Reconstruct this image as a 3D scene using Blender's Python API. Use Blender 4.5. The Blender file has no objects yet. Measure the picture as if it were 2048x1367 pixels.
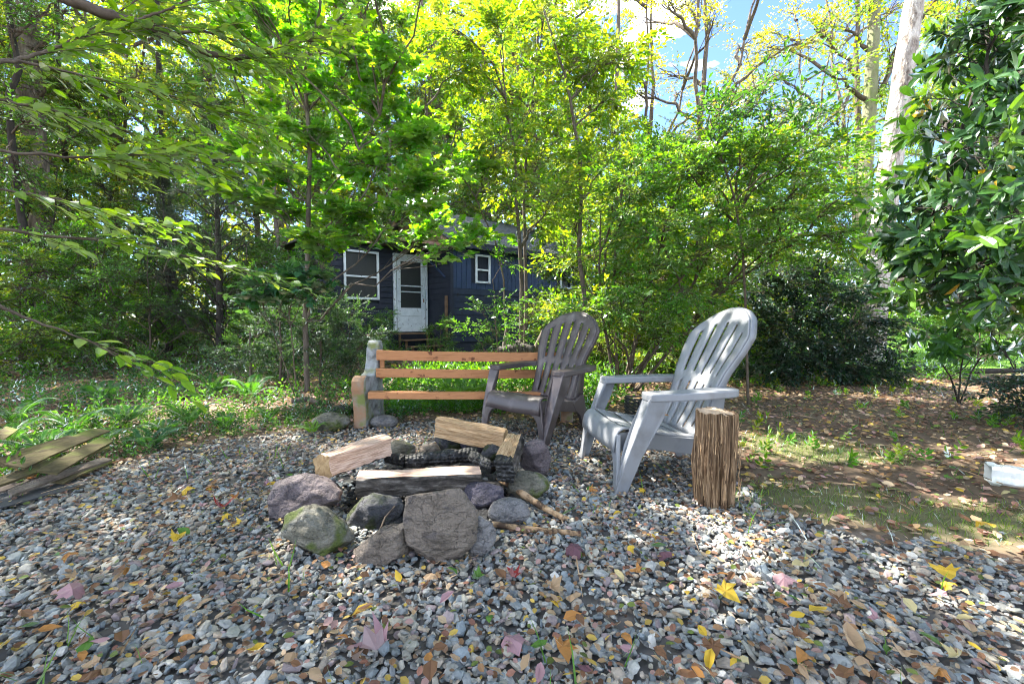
import bpy, math, random
import numpy as np
from mathutils import Vector, Matrix, noise
R_=math.radians
scene=bpy.context.scene
COL=scene.collection
# ------------------------------------------------------------------ camera, sky, sun, exposure
F=878.04; CZ=0.891; PITCH=0.04919
cam=bpy.data.cameras.new('camera'); co=bpy.data.objects.new('camera',cam); COL.objects.link(co)
cam.sensor_width=36; cam.lens=F/2048*36; cam.clip_start=0.02; cam.clip_end=2000
co.location=(0,0,CZ); co.rotation_euler=(math.pi/2-PITCH,0,0); scene.camera=co
SUN_EL=R_(50); SUN_AZ=R_(-58)            # azimuth from +Y, negative = towards -X
sdir=Vector((math.sin(SUN_AZ)*math.cos(SUN_EL),math.cos(SUN_AZ)*math.cos(SUN_EL),math.sin(SUN_EL)))
w=bpy.data.worlds.new('World'); scene.world=w; w.use_nodes=True
nt=w.node_tree; nt.nodes.clear()
sky=nt.nodes.new('ShaderNodeTexSky'); sky.sky_type='NISHITA'; sky.sun_disc=False
sky.sun_elevation=SUN_EL; sky.sun_rotation=SUN_AZ; sky.altitude=3500; sky.air_density=1.0; sky.dust_density=0.2; sky.ozone_density=4.0
tc=nt.nodes.new('ShaderNodeTexCoord'); mp=nt.nodes.new('ShaderNodeMapping'); mp.inputs['Scale'].default_value=(1,1,2.2)
cn=nt.nodes.new('ShaderNodeTexNoise'); cn.inputs['Scale'].default_value=2.1; cn.inputs['Detail'].default_value=7; cn.inputs['Roughness'].default_value=.6
cr=nt.nodes.new('ShaderNodeMapRange'); cr.inputs[1].default_value=.53; cr.inputs[2].default_value=.76
mx=nt.nodes.new('ShaderNodeMixRGB'); mx.inputs[2].default_value=(46,44.5,42,1)
bg=nt.nodes.new('ShaderNodeBackground'); bg.inputs[1].default_value=0.052
out=nt.nodes.new('ShaderNodeOutputWorld')
L=nt.links.new
L(tc.outputs['Generated'],mp.inputs[0]); L(mp.outputs[0],cn.inputs['Vector']); L(cn.outputs[0],cr.inputs[0]); L(cr.outputs[0],mx.inputs[0])
L(sky.outputs[0],mx.inputs[1]); L(mx.outputs[0],bg.inputs[0]); L(bg.outputs[0],out.inputs[0])
sl=bpy.data.lights.new('sun','SUN'); so=bpy.data.objects.new('sun',sl); COL.objects.link(so)
sl.energy=2.6; sl.angle=R_(.55); sl.color=(1,.94,.84)
so.rotation_euler=(-sdir).to_track_quat('-Z','Y').to_euler()
scene.view_settings.view_transform='Standard'; scene.view_settings.look='None'
scene.view_settings.exposure=3.6; scene.view_settings.gamma=1; scene.view_settings.use_curve_mapping=False
scene.render.engine='CYCLES'
scene.cycles.max_bounces=8; scene.cycles.transmission_bounces=6; scene.cycles.diffuse_bounces=5; scene.cycles.caustics_reflective=False; scene.cycles.caustics_refractive=False
scene.cycles.sample_clamp_indirect=6; scene.cycles.use_denoising=True; scene.cycles.denoiser='OPENIMAGEDENOISE'; scene.cycles.denoising_prefilter='ACCURATE'; scene.cycles.filter_width=1.1
# ------------------------------------------------------------------ helpers
rng=np.random.default_rng(7)
def ray(u,v):
    a=(u-1024)/F; b=-(v-683.5)/F; c,s=math.cos(PITCH),math.sin(PITCH)
    return np.array([a, c+b*s, b*c-s])
def G(u,v,z=0.0):            # the point of the plane at height z seen at photo pixel u,v
    r=ray(u,v); t=(z-CZ)/r[2]; return np.array([0,0,CZ])+r*t
def Q(u,v,d):                # the point at distance d (along Y) seen there
    r=ray(u,v); return np.array([0,0,CZ])+r*(d/r[1])
def pxm(d): return d/F
def ground_z(x,y):
    x=np.asarray(x,float); y=np.asarray(y,float)
    far=np.clip((np.hypot(x,y)-5)/6,0,1)
    z=far*(.05*np.sin(x*.7+1.3)*np.cos(y*.55)+.03*np.sin(x*1.9)*np.sin(y*1.3+.7))
    return z
def mesh_np(name,V,Fs,mats,col=None,smooth=False,mi=None):
    me=bpy.data.meshes.new(name); V=np.asarray(V,np.float32)
    if not isinstance(Fs,list): Fs=[Fs]
    Fs=[np.asarray(f,np.int32) for f in Fs if len(f)]
    me.vertices.add(len(V)); me.vertices.foreach_set('co',V.ravel())
    nl=sum(f.size for f in Fs); nf=sum(len(f) for f in Fs)
    me.loops.add(nl); me.loops.foreach_set('vertex_index',np.concatenate([f.ravel() for f in Fs]))
    me.polygons.add(nf)
    tot=np.concatenate([np.full(len(f),f.shape[1],np.int32) for f in Fs])
    me.polygons.foreach_set('loop_start',np.concatenate([[0],np.cumsum(tot)[:-1]]).astype(np.int32))
    me.polygons.foreach_set('loop_total',tot)
    if mi is not None: me.polygons.foreach_set('material_index',np.asarray(mi,np.int32))
    me.polygons.foreach_set('use_smooth',np.full(nf,smooth,bool))
    me.update(calc_edges=True)
    if col is not None:
        a=me.color_attributes.new('col','FLOAT_COLOR','POINT')
        c=np.ones((len(V),4),np.float32); c[:,:3]=col; a.data.foreach_set('color',c.ravel())
    for m in (mats if isinstance(mats,(list,tuple)) else [mats]): me.materials.append(m)
    return me
def link(name,me,parent=None,loc=None,rot=None,kind=None):
    o=bpy.data.objects.new(name,me); COL.objects.link(o)
    if parent is not None: o.parent=parent
    if loc is not None: o.location=loc
    if rot is not None: o.rotation_euler=rot
    if kind: o['kind']=kind
    return o
def tag(o,label,cat,group=None):
    o['label']=label; o['category']=cat
    if group: o['group']=group
    return o
def thing(name,label,cat,loc=(0,0,0),rz=0,group=None):
    o=bpy.data.objects.new(name,None); COL.objects.link(o); o.location=loc; o.rotation_euler=(0,0,rz); o.empty_display_size=.1
    return tag(o,label,cat,group)
def copy_tree(o,parent=None):
    c=o.copy(); COL.objects.link(c)
    if parent is not None: c.parent=parent
    for ch in list(o.children): copy_tree(ch,c)
    return c
class MB:
    def __init__(s): s.V=[]; s.F=[]; s.M=[]; s.n=0
    def add(s,V,Fc,m=0):
        s.V+= [tuple(v) for v in V]; s.F+=[tuple(i+s.n for i in f) for f in Fc]; s.M+=[m]*len(Fc); s.n+=len(V); return s
    def box(s,c,d,m=0,rot=None,j=0):
        x,y,z=[q/2 for q in d]
        P=[Vector(p) for p in((-x,-y,-z),(x,-y,-z),(x,y,-z),(-x,y,-z),(-x,-y,z),(x,-y,z),(x,y,z),(-x,y,z))]
        if rot is not None: P=[rot@p for p in P]
        P=[p+Vector(c)+Vector([random.uniform(-j,j) for _ in range(3)]) for p in P]
        return s.add(P,[(0,3,2,1),(4,5,6,7),(0,1,5,4),(1,2,6,5),(2,3,7,6),(3,0,4,7)],m)
    def prism(s,poly,axis_pts,m=0):     # poly: 3D ring start, axis vector
        n=len(poly); a=Vector(axis_pts); P=[Vector(p) for p in poly]; P+= [p+a for p in P]
        return s.add(P,[tuple(range(n))[::-1],tuple(range(n,2*n))]+[(i,(i+1)%n,n+(i+1)%n,n+i) for i in range(n)],m)
    def tube(s,pts,rad,sides=8,m=0,cap=True):
        pts=[Vector(p) for p in pts]; n=len(pts); V=[]; u=None
        rad=rad if isinstance(rad,(list,tuple,np.ndarray)) else [rad]*n
        for i in range(n):
            t=(pts[min(i+1,n-1)]-pts[max(i-1,0)]).normalized()
            if u is None: u=t.orthogonal().normalized()
            u=(u-t*u.dot(t)).normalized(); b=t.cross(u)
            V+=[pts[i]+(u*math.cos(2*math.pi*k/sides)+b*math.sin(2*math.pi*k/sides))*rad[i] for k in range(sides)]
        Fc=[(i*sides+k,i*sides+(k+1)%sides,(i+1)*sides+(k+1)%sides,(i+1)*sides+k) for i in range(n-1) for k in range(sides)]
        if cap: Fc+=[tuple(range(sides))[::-1],tuple((n-1)*sides+k for k in range(sides))]
        return s.add(V,Fc,m)
    def build(s,name,mats,parent=None,bevel=0,smooth=False,**k):
        me=bpy.data.meshes.new(name); me.from_pydata([tuple(v) for v in s.V],[],s.F)
        mats=mats if isinstance(mats,(list,tuple)) else [mats]
        for m in mats: me.materials.append(m)
        me.polygons.foreach_set('material_index',s.M); me.polygons.foreach_set('use_smooth',[smooth]*len(s.F)); me.update()
        o=link(name,me,parent,**k)
        if bevel:
            b=o.modifiers.new('b','BEVEL'); b.width=bevel; b.segments=2; b.limit_method='ANGLE'; b.angle_limit=R_(35)
        return o
# ------------------------------------------------------------------ materials
def mat(name,base,rough=.8,**k):
    m=bpy.data.materials.new(name); m.use_nodes=True; b=m.node_tree.nodes['Principled BSDF']
    b.inputs['Base Color'].default_value=(*base,1); b.inputs['Roughness'].default_value=rough
    b.inputs['Specular IOR Level'].default_value=k.get('spec',.4)
    return m
def N(m,t): return m.node_tree.nodes.new(t)
def varied(name,cols,scale=8,rough=.8,bump=.3,bscale=40,stretch=(1,1,1),detail=6,spec=.35,coord='Object',lo=.3,hi=.7,bdist=.01,second=None):
    """noise-driven ramp colour and bump in object space"""
    m=mat(name,cols[0],rough,spec=spec); T=m.node_tree; b=T.nodes['Principled BSDF']; ln=T.links.new
    tc=N(m,'ShaderNodeTexCoord'); mp=N(m,'ShaderNodeMapping'); mp.inputs['Scale'].default_value=stretch
    n=N(m,'ShaderNodeTexNoise'); n.inputs['Scale'].default_value=scale; n.inputs['Detail'].default_value=detail; n.inputs['Roughness'].default_value=.65
    r=N(m,'ShaderNodeValToRGB'); e=r.color_ramp.elements
    e[0].position=lo; e[1].position=hi; e[0].color=(*cols[0],1); e[1].color=(*cols[-1],1)
    for i,c in enumerate(cols[1:-1]):
        q=e.new(lo+(hi-lo)*(i+1)/(len(cols)-1)); q.color=(*c,1)
    ln(tc.outputs[coord],mp.inputs[0]); ln(mp.outputs[0],n.inputs['Vector']); ln(n.outputs[0],r.inputs[0])
    src=r.outputs[0]
    if second:
        c2,s2,lo2,hi2=second
        n3=N(m,'ShaderNodeTexNoise'); n3.inputs['Scale'].default_value=s2; n3.inputs['Detail'].default_value=5
        mr=N(m,'ShaderNodeMapRange'); mr.inputs[1].default_value=lo2; mr.inputs[2].default_value=hi2
        mm=N(m,'ShaderNodeMixRGB'); mm.inputs[2].default_value=(*c2,1)
        ln(tc.outputs[coord],n3.inputs['Vector']); ln(n3.outputs[0],mr.inputs[0]); ln(mr.outputs[0],mm.inputs[0]); ln(src,mm.inputs[1]); src=mm.outputs[0]
    ln(src,b.inputs['Base Color'])
    if bump:
        n2=N(m,'ShaderNodeTexNoise'); n2.inputs['Scale'].default_value=bscale; n2.inputs['Detail'].default_value=5
        bp=N(m,'ShaderNodeBump'); bp.inputs['Strength'].default_value=bump; bp.inputs['Distance'].default_value=bdist
        ln(mp.outputs[0],n2.inputs['Vector']); ln(n2.outputs[0],bp.inputs['Height']); ln(bp.outputs[0],b.inputs['Normal'])
    return m
def attr_mat(name,rough=.8,spec=.3,bump=0,bscale=60,mult=None):
    m=mat(name,(.5,.5,.5),rough,spec=spec); T=m.node_tree; b=T.nodes['Principled BSDF']; ln=T.links.new
    a=N(m,'ShaderNodeAttribute'); a.attribute_name='col'
    tc=N(m,'ShaderNodeTexCoord'); n=N(m,'ShaderNodeTexNoise'); n.inputs['Scale'].default_value=mult or 90; n.inputs['Detail'].default_value=4
    mr=N(m,'ShaderNodeMapRange'); mr.inputs[3].default_value=.65; mr.inputs[4].default_value=1.35
    mu=N(m,'ShaderNodeVectorMath'); mu.operation='SCALE'
    ln(tc.outputs['Object'],n.inputs['Vector']); ln(n.outputs[0],mr.inputs[0]); ln(a.outputs['Color'],mu.inputs[0]); ln(mr.outputs[0],mu.inputs['Scale']); ln(mu.outputs[0],b.inputs['Base Color'])
    if bump:
        bp=N(m,'ShaderNodeBump'); bp.inputs['Strength'].default_value=bump; bp.inputs['Distance'].default_value=.004
        n2=N(m,'ShaderNodeTexNoise'); n2.inputs['Scale'].default_value=bscale; ln(tc.outputs['Object'],n2.inputs['Vector']); ln(n2.outputs[0],bp.inputs['Height']); ln(bp.outputs[0],b.inputs['Normal'])
    return m
def leaf_mat(name,trans=.5,gloss=.08,rough=.4,tint=(1.5,1.35,.35)):
    m=bpy.data.materials.new(name); m.use_nodes=True; T=m.node_tree; T.nodes.clear(); ln=T.links.new
    a=N(m,'ShaderNodeAttribute'); a.attribute_name='col'
    d=N(m,'ShaderNodeBsdfDiffuse'); t=N(m,'ShaderNodeBsdfTranslucent'); g=N(m,'ShaderNodeBsdfGlossy'); g.inputs['Roughness'].default_value=rough
    g.inputs['Color'].default_value=(.9,.95,1,1)
    mu=N(m,'ShaderNodeVectorMath'); mu.operation='MULTIPLY'; mu.inputs[1].default_value=tint
    m1=N(m,'ShaderNodeMixShader'); m1.inputs[0].default_value=trans; m2=N(m,'ShaderNodeMixShader'); o=N(m,'ShaderNodeOutputMaterial')
    lw=N(m,'ShaderNodeFresnel'); lw.inputs[0].default_value=1.4
    ms=N(m,'ShaderNodeMath'); ms.operation='MULTIPLY'; ms.inputs[1].default_value=gloss*9
    ms.use_clamp=True
    ln(a.outputs['Color'],d.inputs[0]); ln(a.outputs['Color'],mu.inputs[0]); ln(mu.outputs[0],t.inputs[0])
    ln(d.outputs[0],m1.inputs[1]); ln(t.outputs[0],m1.inputs[2]); ln(lw.outputs[0],ms.inputs[0]); ln(ms.outputs[0],m2.inputs[0])
    ln(m1.outputs[0],m2.inputs[1]); ln(g.outputs[0],m2.inputs[2]); ln(m2.outputs[0],o.inputs[0])
    return m
M={}
M['leaf']=leaf_mat('leaf_soft',.52,.045,.45,(2.9,2.7,.35))
M['waxy']=leaf_mat('leaf_waxy',.35,.07,.32,(2.6,2.4,.35))
M['conifer']=leaf_mat('leaf_conifer',.25,.02,.6,(1.2,1.3,.5))
M['dry']=leaf_mat('leaf_dry',.3,.035,.5,(1.25,1.1,.8))
M['grass']=leaf_mat('grass_blade',.45,.04,.4,(1.9,1.8,.5))
M['stone']=attr_mat('gravel_stone',.75,.3,.5,120,110)
M['bark']=varied('bark',[(.05,.04,.032),(.12,.095,.075),(.2,.17,.14)],14,.95,.9,30,(1,1,.25),bdist=.02)
M['barkpale']=varied('bark_pale',[(.10,.075,.06),(.3,.26,.23),(.5,.46,.42)],9,.9,1,16,(1,1,.45),bdist=.05,lo=.35,hi=.6)
M['barkmoss']=varied('bark_mossy',[(.12,.1,.07),(.2,.2,.12),(.16,.2,.06)],6,.95,.8,25,(1,1,.4),bdist=.02)
M['barkdark']=varied('bark_dark',[(.018,.015,.013),(.05,.042,.035)],14,.95,.8,40,(1,1,.3),bdist=.01)
M['twig']=varied('twig',[(.045,.032,.022),(.13,.1,.075)],20,.9,.3,60)
# ------------------------------------------------------------------ ground
def inpoly(X,Y,P):
    ins=np.zeros(X.shape,bool); n=len(P)
    for i in range(n):
        x1,y1=P[i]; x2,y2=P[(i+1)%n]
        c=((y1>Y)!=(y2>Y)); xi=(x2-x1)*(Y-y1)/(y2-y1+1e-12)+x1; ins^=(c&(X<xi))
    return ins
gpx=[(-500,1040),(-150,1020),(0,1004),(180,940),(330,905),(450,878),(620,858),(700,848),(900,836),(1040,838),(1130,850),(1220,872),(1330,900),(1400,930),(1480,975),(1600,1035),(1750,1072),(1900,1100),(2048,1128),(2400,1170)]
gp=[tuple(G(u,v)[:2]) for u,v in gpx]; gp=gp+[(3.8,.6),(3.2,-.8),(-3.2,-.8)]
GRAVEL=gp
def fbm(x,y,s=1.0,seed=0):
    r=np.zeros_like(x)
    rg=np.random.default_rng(seed)
    for k in range(7):
        a=rg.uniform(0,6.28); f=s*(1.55**k); ph=rg.uniform(0,6.28,2)
        r+=np.sin(f*(x*math.cos(a)+y*math.sin(a))+ph[0])*np.cos(f*(-x*math.sin(a)+y*math.cos(a))*.9+ph[1])/(1.3**k)
    return r/2.2
def lawn_mask(x,y): 
    # sunlit lawn on the far right
    return np.clip((x-.42*y-1.2+.5*fbm(x,y,.8,3))/.8,0,1)*np.clip((y-7.2+.5*fbm(x,y,.7,4))/.8,0,1)
def moss_mask(x,y):
    c=[(G(1640,1000),.55,.28),(G(1900,1040),.8,.25),(G(1650,905),.7,.35),(G(1560,880),.5,.3)]
    r=np.zeros_like(x)
    for p,a,b in c: r=np.maximum(r,1-np.hypot((x-p[0])/a,(y-p[1])/b))
    return np.clip(r*1.6+.5*fbm(x,y,3,9),0,1)*(r>0)
def make_ground():
    gx=np.concatenate([-np.geomspace(400,6,22),np.linspace(-5.8,5.8,117),np.geomspace(6,400,22)])
    gy=np.concatenate([-np.geomspace(200,1.2,10),np.linspace(-1,9,101),np.geomspace(9.15,600,34)])
    X,Y=np.meshgrid(gx,gy); Z=ground_z(X,Y)
    ins=inpoly(X,Y,GRAVEL)
    Z=Z+np.where(ins,-.012,.006*fbm(X,Y,4,1))
    # a shallow ash pit in the ring
    V=np.stack([X,Y,Z],-1).reshape(-1,3); nx,ny=len(gx),len(gy)
    i=np.arange(nx*ny).reshape(ny,nx); Fq=np.stack([i[:-1,:-1],i[:-1,1:],i[1:,1:],i[1:,:-1]],-1).reshape(-1,4)
    lm=lawn_mask(X,Y)[...,None]; mm=moss_mask(X,Y)[...,None]
    n=(fbm(X,Y,2,5)*.5+.5)[...,None]
    soil=np.array([.08,.055,.038])*(1-n)+np.array([.18,.135,.095])*n
    c=soil*(1-lm)+np.array([.12,.24,.035])*lm
    c=c*(1-.5*mm)+np.array([.085,.11,.035])*.5*mm
    c=np.where(ins[...,None],np.array([.10,.095,.09]),c)
    m=attr_mat('soil',.95,.15,.6,30,25)
    me=mesh_np('ground',V,Fq,m,c.reshape(-1,3),True); link('ground',me,kind='structure')
make_ground()
# gravel stones --------------------------------------------------------------
def frames(d,n):
    d=d/np.linalg.norm(d,axis=-1,keepdims=True); x=np.cross(d,n); x/=np.linalg.norm(x,axis=-1,keepdims=True)+1e-9
    n=np.cross(x,d); return np.stack([x,d,n],-1)
def rand_rot(n,rg):
    q=rg.normal(size=(n,4)); q/=np.linalg.norm(q,axis=1,keepdims=True); a,b,c,d=q.T
    return np.stack([np.stack([1-2*(c*c+d*d),2*(b*c-a*d),2*(b*d+a*c)],-1),np.stack([2*(b*c+a*d),1-2*(b*b+d*d),2*(c*d-a*b)],-1),np.stack([2*(b*d-a*c),2*(c*d+a*b),1-2*(b*b+c*c)],-1)],1)
t_=(1+5**.5)/2
ICO=np.array([(-1,t_,0),(1,t_,0),(-1,-t_,0),(1,-t_,0),(0,-1,t_),(0,1,t_),(0,-1,-t_),(0,1,-t_),(t_,0,-1),(t_,0,1),(-t_,0,-1),(-t_,0,1)])/math.sqrt(1+t_*t_)
ICOF=np.array([(0,11,5),(0,5,1),(0,1,7),(0,7,10),(0,10,11),(1,5,9),(5,11,4),(11,10,2),(10,7,6),(7,1,8),(3,9,4),(3,4,2),(3,2,6),(3,6,8),(3,8,9),(4,9,5),(2,4,11),(6,2,10),(8,6,7),(9,8,1)])
def stones(n,xs,ys,size,rg,zb,mask):
    A=(xs[1]-xs[0])*(ys[1]-ys[0])
    x=rg.uniform(*xs,n); y=rg.uniform(*ys,n); k=mask(x,y); x,y=x[k],y[k]; n=len(x)
    s=size*np.clip(rg.lognormal(0,.30,n),.4,1.45)
    dim=np.stack([s*rg.uniform(.85,1.55,n),s*rg.uniform(.65,1.05,n),s*rg.uniform(.25,.55,n)],-1)/2
    Tm=ICO[None]*(1+rg.uniform(-.28,.28,(n,12,1)))
    # clip by box-ish facets for crushed-stone look
    Tm=np.sign(Tm)*np.minimum(np.abs(Tm),.66)
    Vv=Tm*dim[:,None,:]
    yaw=rg.uniform(0,6.28,n); tilt=rg.normal(0,.42,n); tilt2=rg.normal(0,.42,n)
    cz,sz=np.cos(yaw),np.sin(yaw); o=np.zeros(n); e=np.ones(n)
    Rz=np.stack([np.stack([cz,-sz,o],-1),np.stack([sz,cz,o],-1),np.stack([o,o,e],-1)],1)
    c,s2=np.cos(tilt),np.sin(tilt); Rx=np.stack([np.stack([e,o,o],-1),np.stack([o,c,-s2],-1),np.stack([o,s2,c],-1)],1)
    c,s2=np.cos(tilt2),np.sin(tilt2); Ry=np.stack([np.stack([c,o,s2],-1),np.stack([o,e,o],-1),np.stack([-s2,o,c],-1)],1)
    Rm=Rz@Rx@Ry
    Vv=np.einsum('nij,nkj->nki',Rm,Vv)
    P=np.stack([x,y,ground_z(x,y)+zb+dim[:,2]*rg.uniform(.2,1.1,n)],-1)
    Vv=Vv+P[:,None,:]
    pal=np.array([(.24,.255,.26),(.33,.335,.325),(.19,.215,.225),(.40,.375,.32),(.31,.27,.225),(.27,.22,.225),(.15,.155,.155),(.38,.31,.24),(.20,.235,.26),(.46,.45,.42),(.28,.28,.245)])
    pr=np.array([.17,.16,.12,.1,.09,.06,.08,.04,.1,.04,.04]); c=pal[rg.choice(len(pal),n,p=pr/pr.sum())]*np.array([1.0,1.0,.97])*rg.uniform(.68,1.0,(n,1))
    Fc=(ICOF[None]+12*np.arange(n)[:,None,None]).reshape(-1,3)
    return Vv.reshape(-1,3),Fc,np.repeat(c,12,0)
def gmask(x,y):
    jx=x+.10*fbm(x,y,5,21); jy=y+.16*fbm(x,y,4,22)
    pit=np.hypot(x+.42,(y-2.28)/1.15)<.42
    return inpoly(jx,jy,GRAVEL)&~pit
rg=np.random.default_rng(11)
Vs,Fs_,Cs=[],[],[];off=0
for n,ys,size,zb in ((15500,(.35,2.3),.031,-.006),(12500,(2.0,5.0),.035,-.006),(2000,(.35,2.6),.040,.004),(12000,(.5,4.6),.020,.005),(9000,(.35,2.0),.015,.0),):
    xr=(-3.0,3.2) if ys[1]<2.7 else (-4.6,4.6)
    n2=int(n*1.35)
    a,b,c=stones(n2,xr,ys,size,rg,zb,gmask); Vs.append(a);Fs_.append(b+off);Cs.append(c);off+=len(a)
# sparse strays past the edge of the bed
a,b,c=stones(1400,(-4,4.5),(1.5,5.5),.034,rg,-.008,lambda x,y:(~inpoly(x,y,GRAVEL))&inpoly(x-.0,y-.35,GRAVEL)&(fbm(x,y,4,33)>0)); Vs.append(a);Fs_.append(b+off);Cs.append(c);off+=len(a)
me=mesh_np('gravel',np.concatenate(Vs),np.concatenate(Fs_),M['stone'],np.concatenate(Cs)); link('gravel',me,kind='stuff')
# ------------------------------------------------------------------ leaves
def tmpl(kind):
    if kind=='quad':
        V=[(0,0,0),(.27,.45,.05),(0,1,-.06),(-.27,.45,.05)]; Fc=[[(0,1,2),(0,2,3)]]
    elif kind=='oval':
        V=[(0,0,0),(.2,.28,.045),(.2,.62,.03),(0,1,-.1),(-.2,.62,.03),(-.2,.28,.045)]; Fc=[[(0,1,2,3),(0,3,4,5)]]
    elif kind=='round':
        V=[(0,0,0),(.3,.3,.05),(.28,.7,.03),(0,1,-.05),(-.28,.7,.03),(-.3,.3,.05)]; Fc=[[(0,1,2,3),(0,3,4,5)]]
    elif kind=='beech':
        V=[(0,0,0),(.17,.2,.03),(.25,.45,.04),(.17,.75,.0),(0,1,-.12),(-.17,.75,.0),(-.25,.45,.04),(-.17,.2,.03),(0,.25,-.01),(0,.5,-.02),(0,.77,-.05)]
        Fc=[[(0,1,8),(3,4,10),(4,5,10),(7,0,8)],[(1,2,9,8),(2,3,10,9),(5,6,9,10),(6,7,8,9)]]
    elif kind=='rhodo':
        V=[(0,0,0),(.1,.16,.02),(.165,.45,.03),(.15,.75,.0),(0,1,-.12),(-.15,.75,.0),(-.165,.45,.03),(-.1,.16,.02),(0,.2,-.01),(0,.48,-.0),(0,.78,-.04)]
        Fc=[[(0,1,8),(3,4,10),(4,5,10),(7,0,8)],[(1,2,9,8),(2,3,10,9),(5,6,9,10),(6,7,8,9)]]
    elif kind=='maple':
        pts=[(0,0),(.14,.10),(.36,.04),(.36,.20),(.56,.50),(.36,.50),(.24,.68),(0,1),(-.24,.68),(-.36,.50),(-.56,.50),(-.36,.20),(-.36,.04),(-.14,.10)]
        V=[(0,.35,.04)]+[(x,y,-.12*(x*x+(y-.35)**2)) for x,y in pts]; n=len(pts)
        Fc=[[(0,1+i,1+(i+1)%n) for i in range(n)]]
    elif kind=='needle':
        V=[(0,0,0),(.09,.5,0),(0,1,0),(-.09,.5,0)]; Fc=[[(0,1,2),(0,2,3)]]
    return np.array(V,float),[np.array(f) for f in Fc]
TM={k:tmpl(k) for k in('quad','oval','round','beech','rhodo','maple','needle')}
def leafmesh(kind,P,Rm,S,C):
    V,Fc=TM[kind]; n=len(P)
    VV=np.einsum('nij,kj->nki',Rm*S[:,None,None],V)+P[:,None,:]
    FF=[(f[None]+len(V)*np.arange(n)[:,None,None]).reshape(-1,f.shape[1]) for f in Fc]
    return VV.reshape(-1,3),FF,np.repeat(C,len(V),0)
def norm(a): return a/(np.linalg.norm(a,axis=-1,keepdims=True)+1e-9)
def pick(pal,n,rg,var=.2):
    c=np.array(pal)[rg.integers(0,len(pal),n)]; return c*rg.uniform(1-var,1+var,(n,1))
def twigs(P,D,Ln,nl,size,kind,rg,pal,spread=.9,droop=.15,nz=.35,whorl=False,up=(0,0,1)):
    """P starts, D directions (n,3), Ln lengths; leaves alternate in the plane of the twig. returns leaves and tubes"""
    n=len(P); D=norm(D); U=np.array(up)+rg.normal(0,nz,(n,3)); X=norm(np.cross(D,U)); Nn=norm(np.cross(X,D))
    if whorl:
        a=np.linspace(0,2*math.pi,nl,endpoint=False)[None]+rg.uniform(0,6.28,(n,1))
        B=np.stack([X,norm(np.cross(X,D))],1)
        dirs=(X[:,None]*np.cos(a)[...,None]+Nn[:,None]*np.sin(a)[...,None])+D[:,None]*rg.uniform(.0,.9,(n,nl,1))
        pos=np.repeat((P+D*Ln[:,None])[:,None],nl,1); nn=np.repeat(D[:,None],nl,1)+rg.normal(0,.15,(n,nl,3))
    else:
        k=np.arange(nl); s=(k+1)/nl*.98; side=np.where(k%2==0,1,-1)
        sp=spread*(1-.55*s)
        pos=P[:,None]+D[:,None]*(s[None,:,None]*Ln[:,None,None]); pos[...,2]-=droop*(s**2)[None]*Ln[:,None]
        dirs=D[:,None]*np.cos(sp)[None,:,None]+X[:,None]*(np.sin(sp)*side)[None,:,None]+rg.normal(0,.16,(n,nl,3)); dirs[...,2]-=droop
        nn=Nn[:,None]+rg.normal(0,.3,(n,nl,3))
    dirs=dirs.reshape(-1,3); nn=nn.reshape(-1,3); pos=pos.reshape(-1,3)
    S=size*rg.uniform(.65,1.2,len(pos)); C=pick(pal,n,rg,.12); C=np.repeat(C,nl,0)*rg.uniform(.82,1.18,(n*nl,1))
    E=P+D*Ln[:,None]; 
    if not whorl: E[:,2]-=droop*Ln
    return dict(kind=kind,P=pos,R=frames(dirs,nn),S=S,C=C),(P,E)
def prisms(A,B,r0,r1):
    n=len(A); d=norm(B-A); u=norm(np.cross(d,np.array([.31,.52,.79]))); v=np.cross(d,u)
    V=[]
    for Pq,r in((A,r0),(B,r1)):
        r=np.broadcast_to(np.asarray(r,float),(n,))[:,None]
        for k in range(3): V.append(Pq+(u*math.cos(2.094*k)+v*math.sin(2.094*k))*r)
    V=np.stack(V,1).reshape(-1,3)
    f=np.array([(0,1,4,3),(1,2,5,4),(2,0,3,5)]); Fc=(f[None]+6*np.arange(n)[:,None,None]).reshape(-1,4)
    return V,Fc
def tubes_np(lines,sides=6):
    V=[];Fc=[];o=0
    for pts,rad in lines:
        pts=np.asarray(pts,float); n=len(pts); rad=np.broadcast_to(np.asarray(rad,float),(n,))
        t=norm(np.gradient(pts,axis=0)); u=np.zeros_like(t); a=np.array([1.,.1,0]) if abs(t[0][0])<.9 else np.array([0,1.,0])
        for i in range(n): a=a-t[i]*a.dot(t[i]); a/=np.linalg.norm(a)+1e-9; u[i]=a
        b=np.cross(t,u); ang=np.arange(sides)*2*math.pi/sides
        ring=pts[:,None]+(u[:,None]*np.cos(ang)[None,:,None]+b[:,None]*np.sin(ang)[None,:,None])*rad[:,None,None]
        V.append(ring.reshape(-1,3)); i=np.arange(n*sides).reshape(n,sides); j=np.roll(i,-1,1)
        Fc.append(np.stack([i[:-1],j[:-1],j[1:],i[1:]],-1).reshape(-1,4)+o); o+=n*sides
    return np.concatenate(V),np.concatenate(Fc)
def wander(p0,p1,n,amp,rg,sag=0.):
    p0=np.asarray(p0,float);p1=np.asarray(p1,float); t=np.linspace(0,1,n)[:,None]; Lx=np.linalg.norm(p1-p0)
    w=np.cumsum(rg.normal(0,1,(n,3)),0); w-=w[0]; w-=t*w[-1]; w*=amp*Lx/math.sqrt(n)
    P=p0+(p1-p0)*t+w; P[:,2]+=sag*Lx*np.sin(t[:,0]*math.pi); return P
def samp(poly,t):
    t=np.clip(t,0,.9999)*(len(poly)-1); i=t.astype(int); f=(t-i)[:,None]; return poly[i]*(1-f)+poly[i+1]*f
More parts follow.
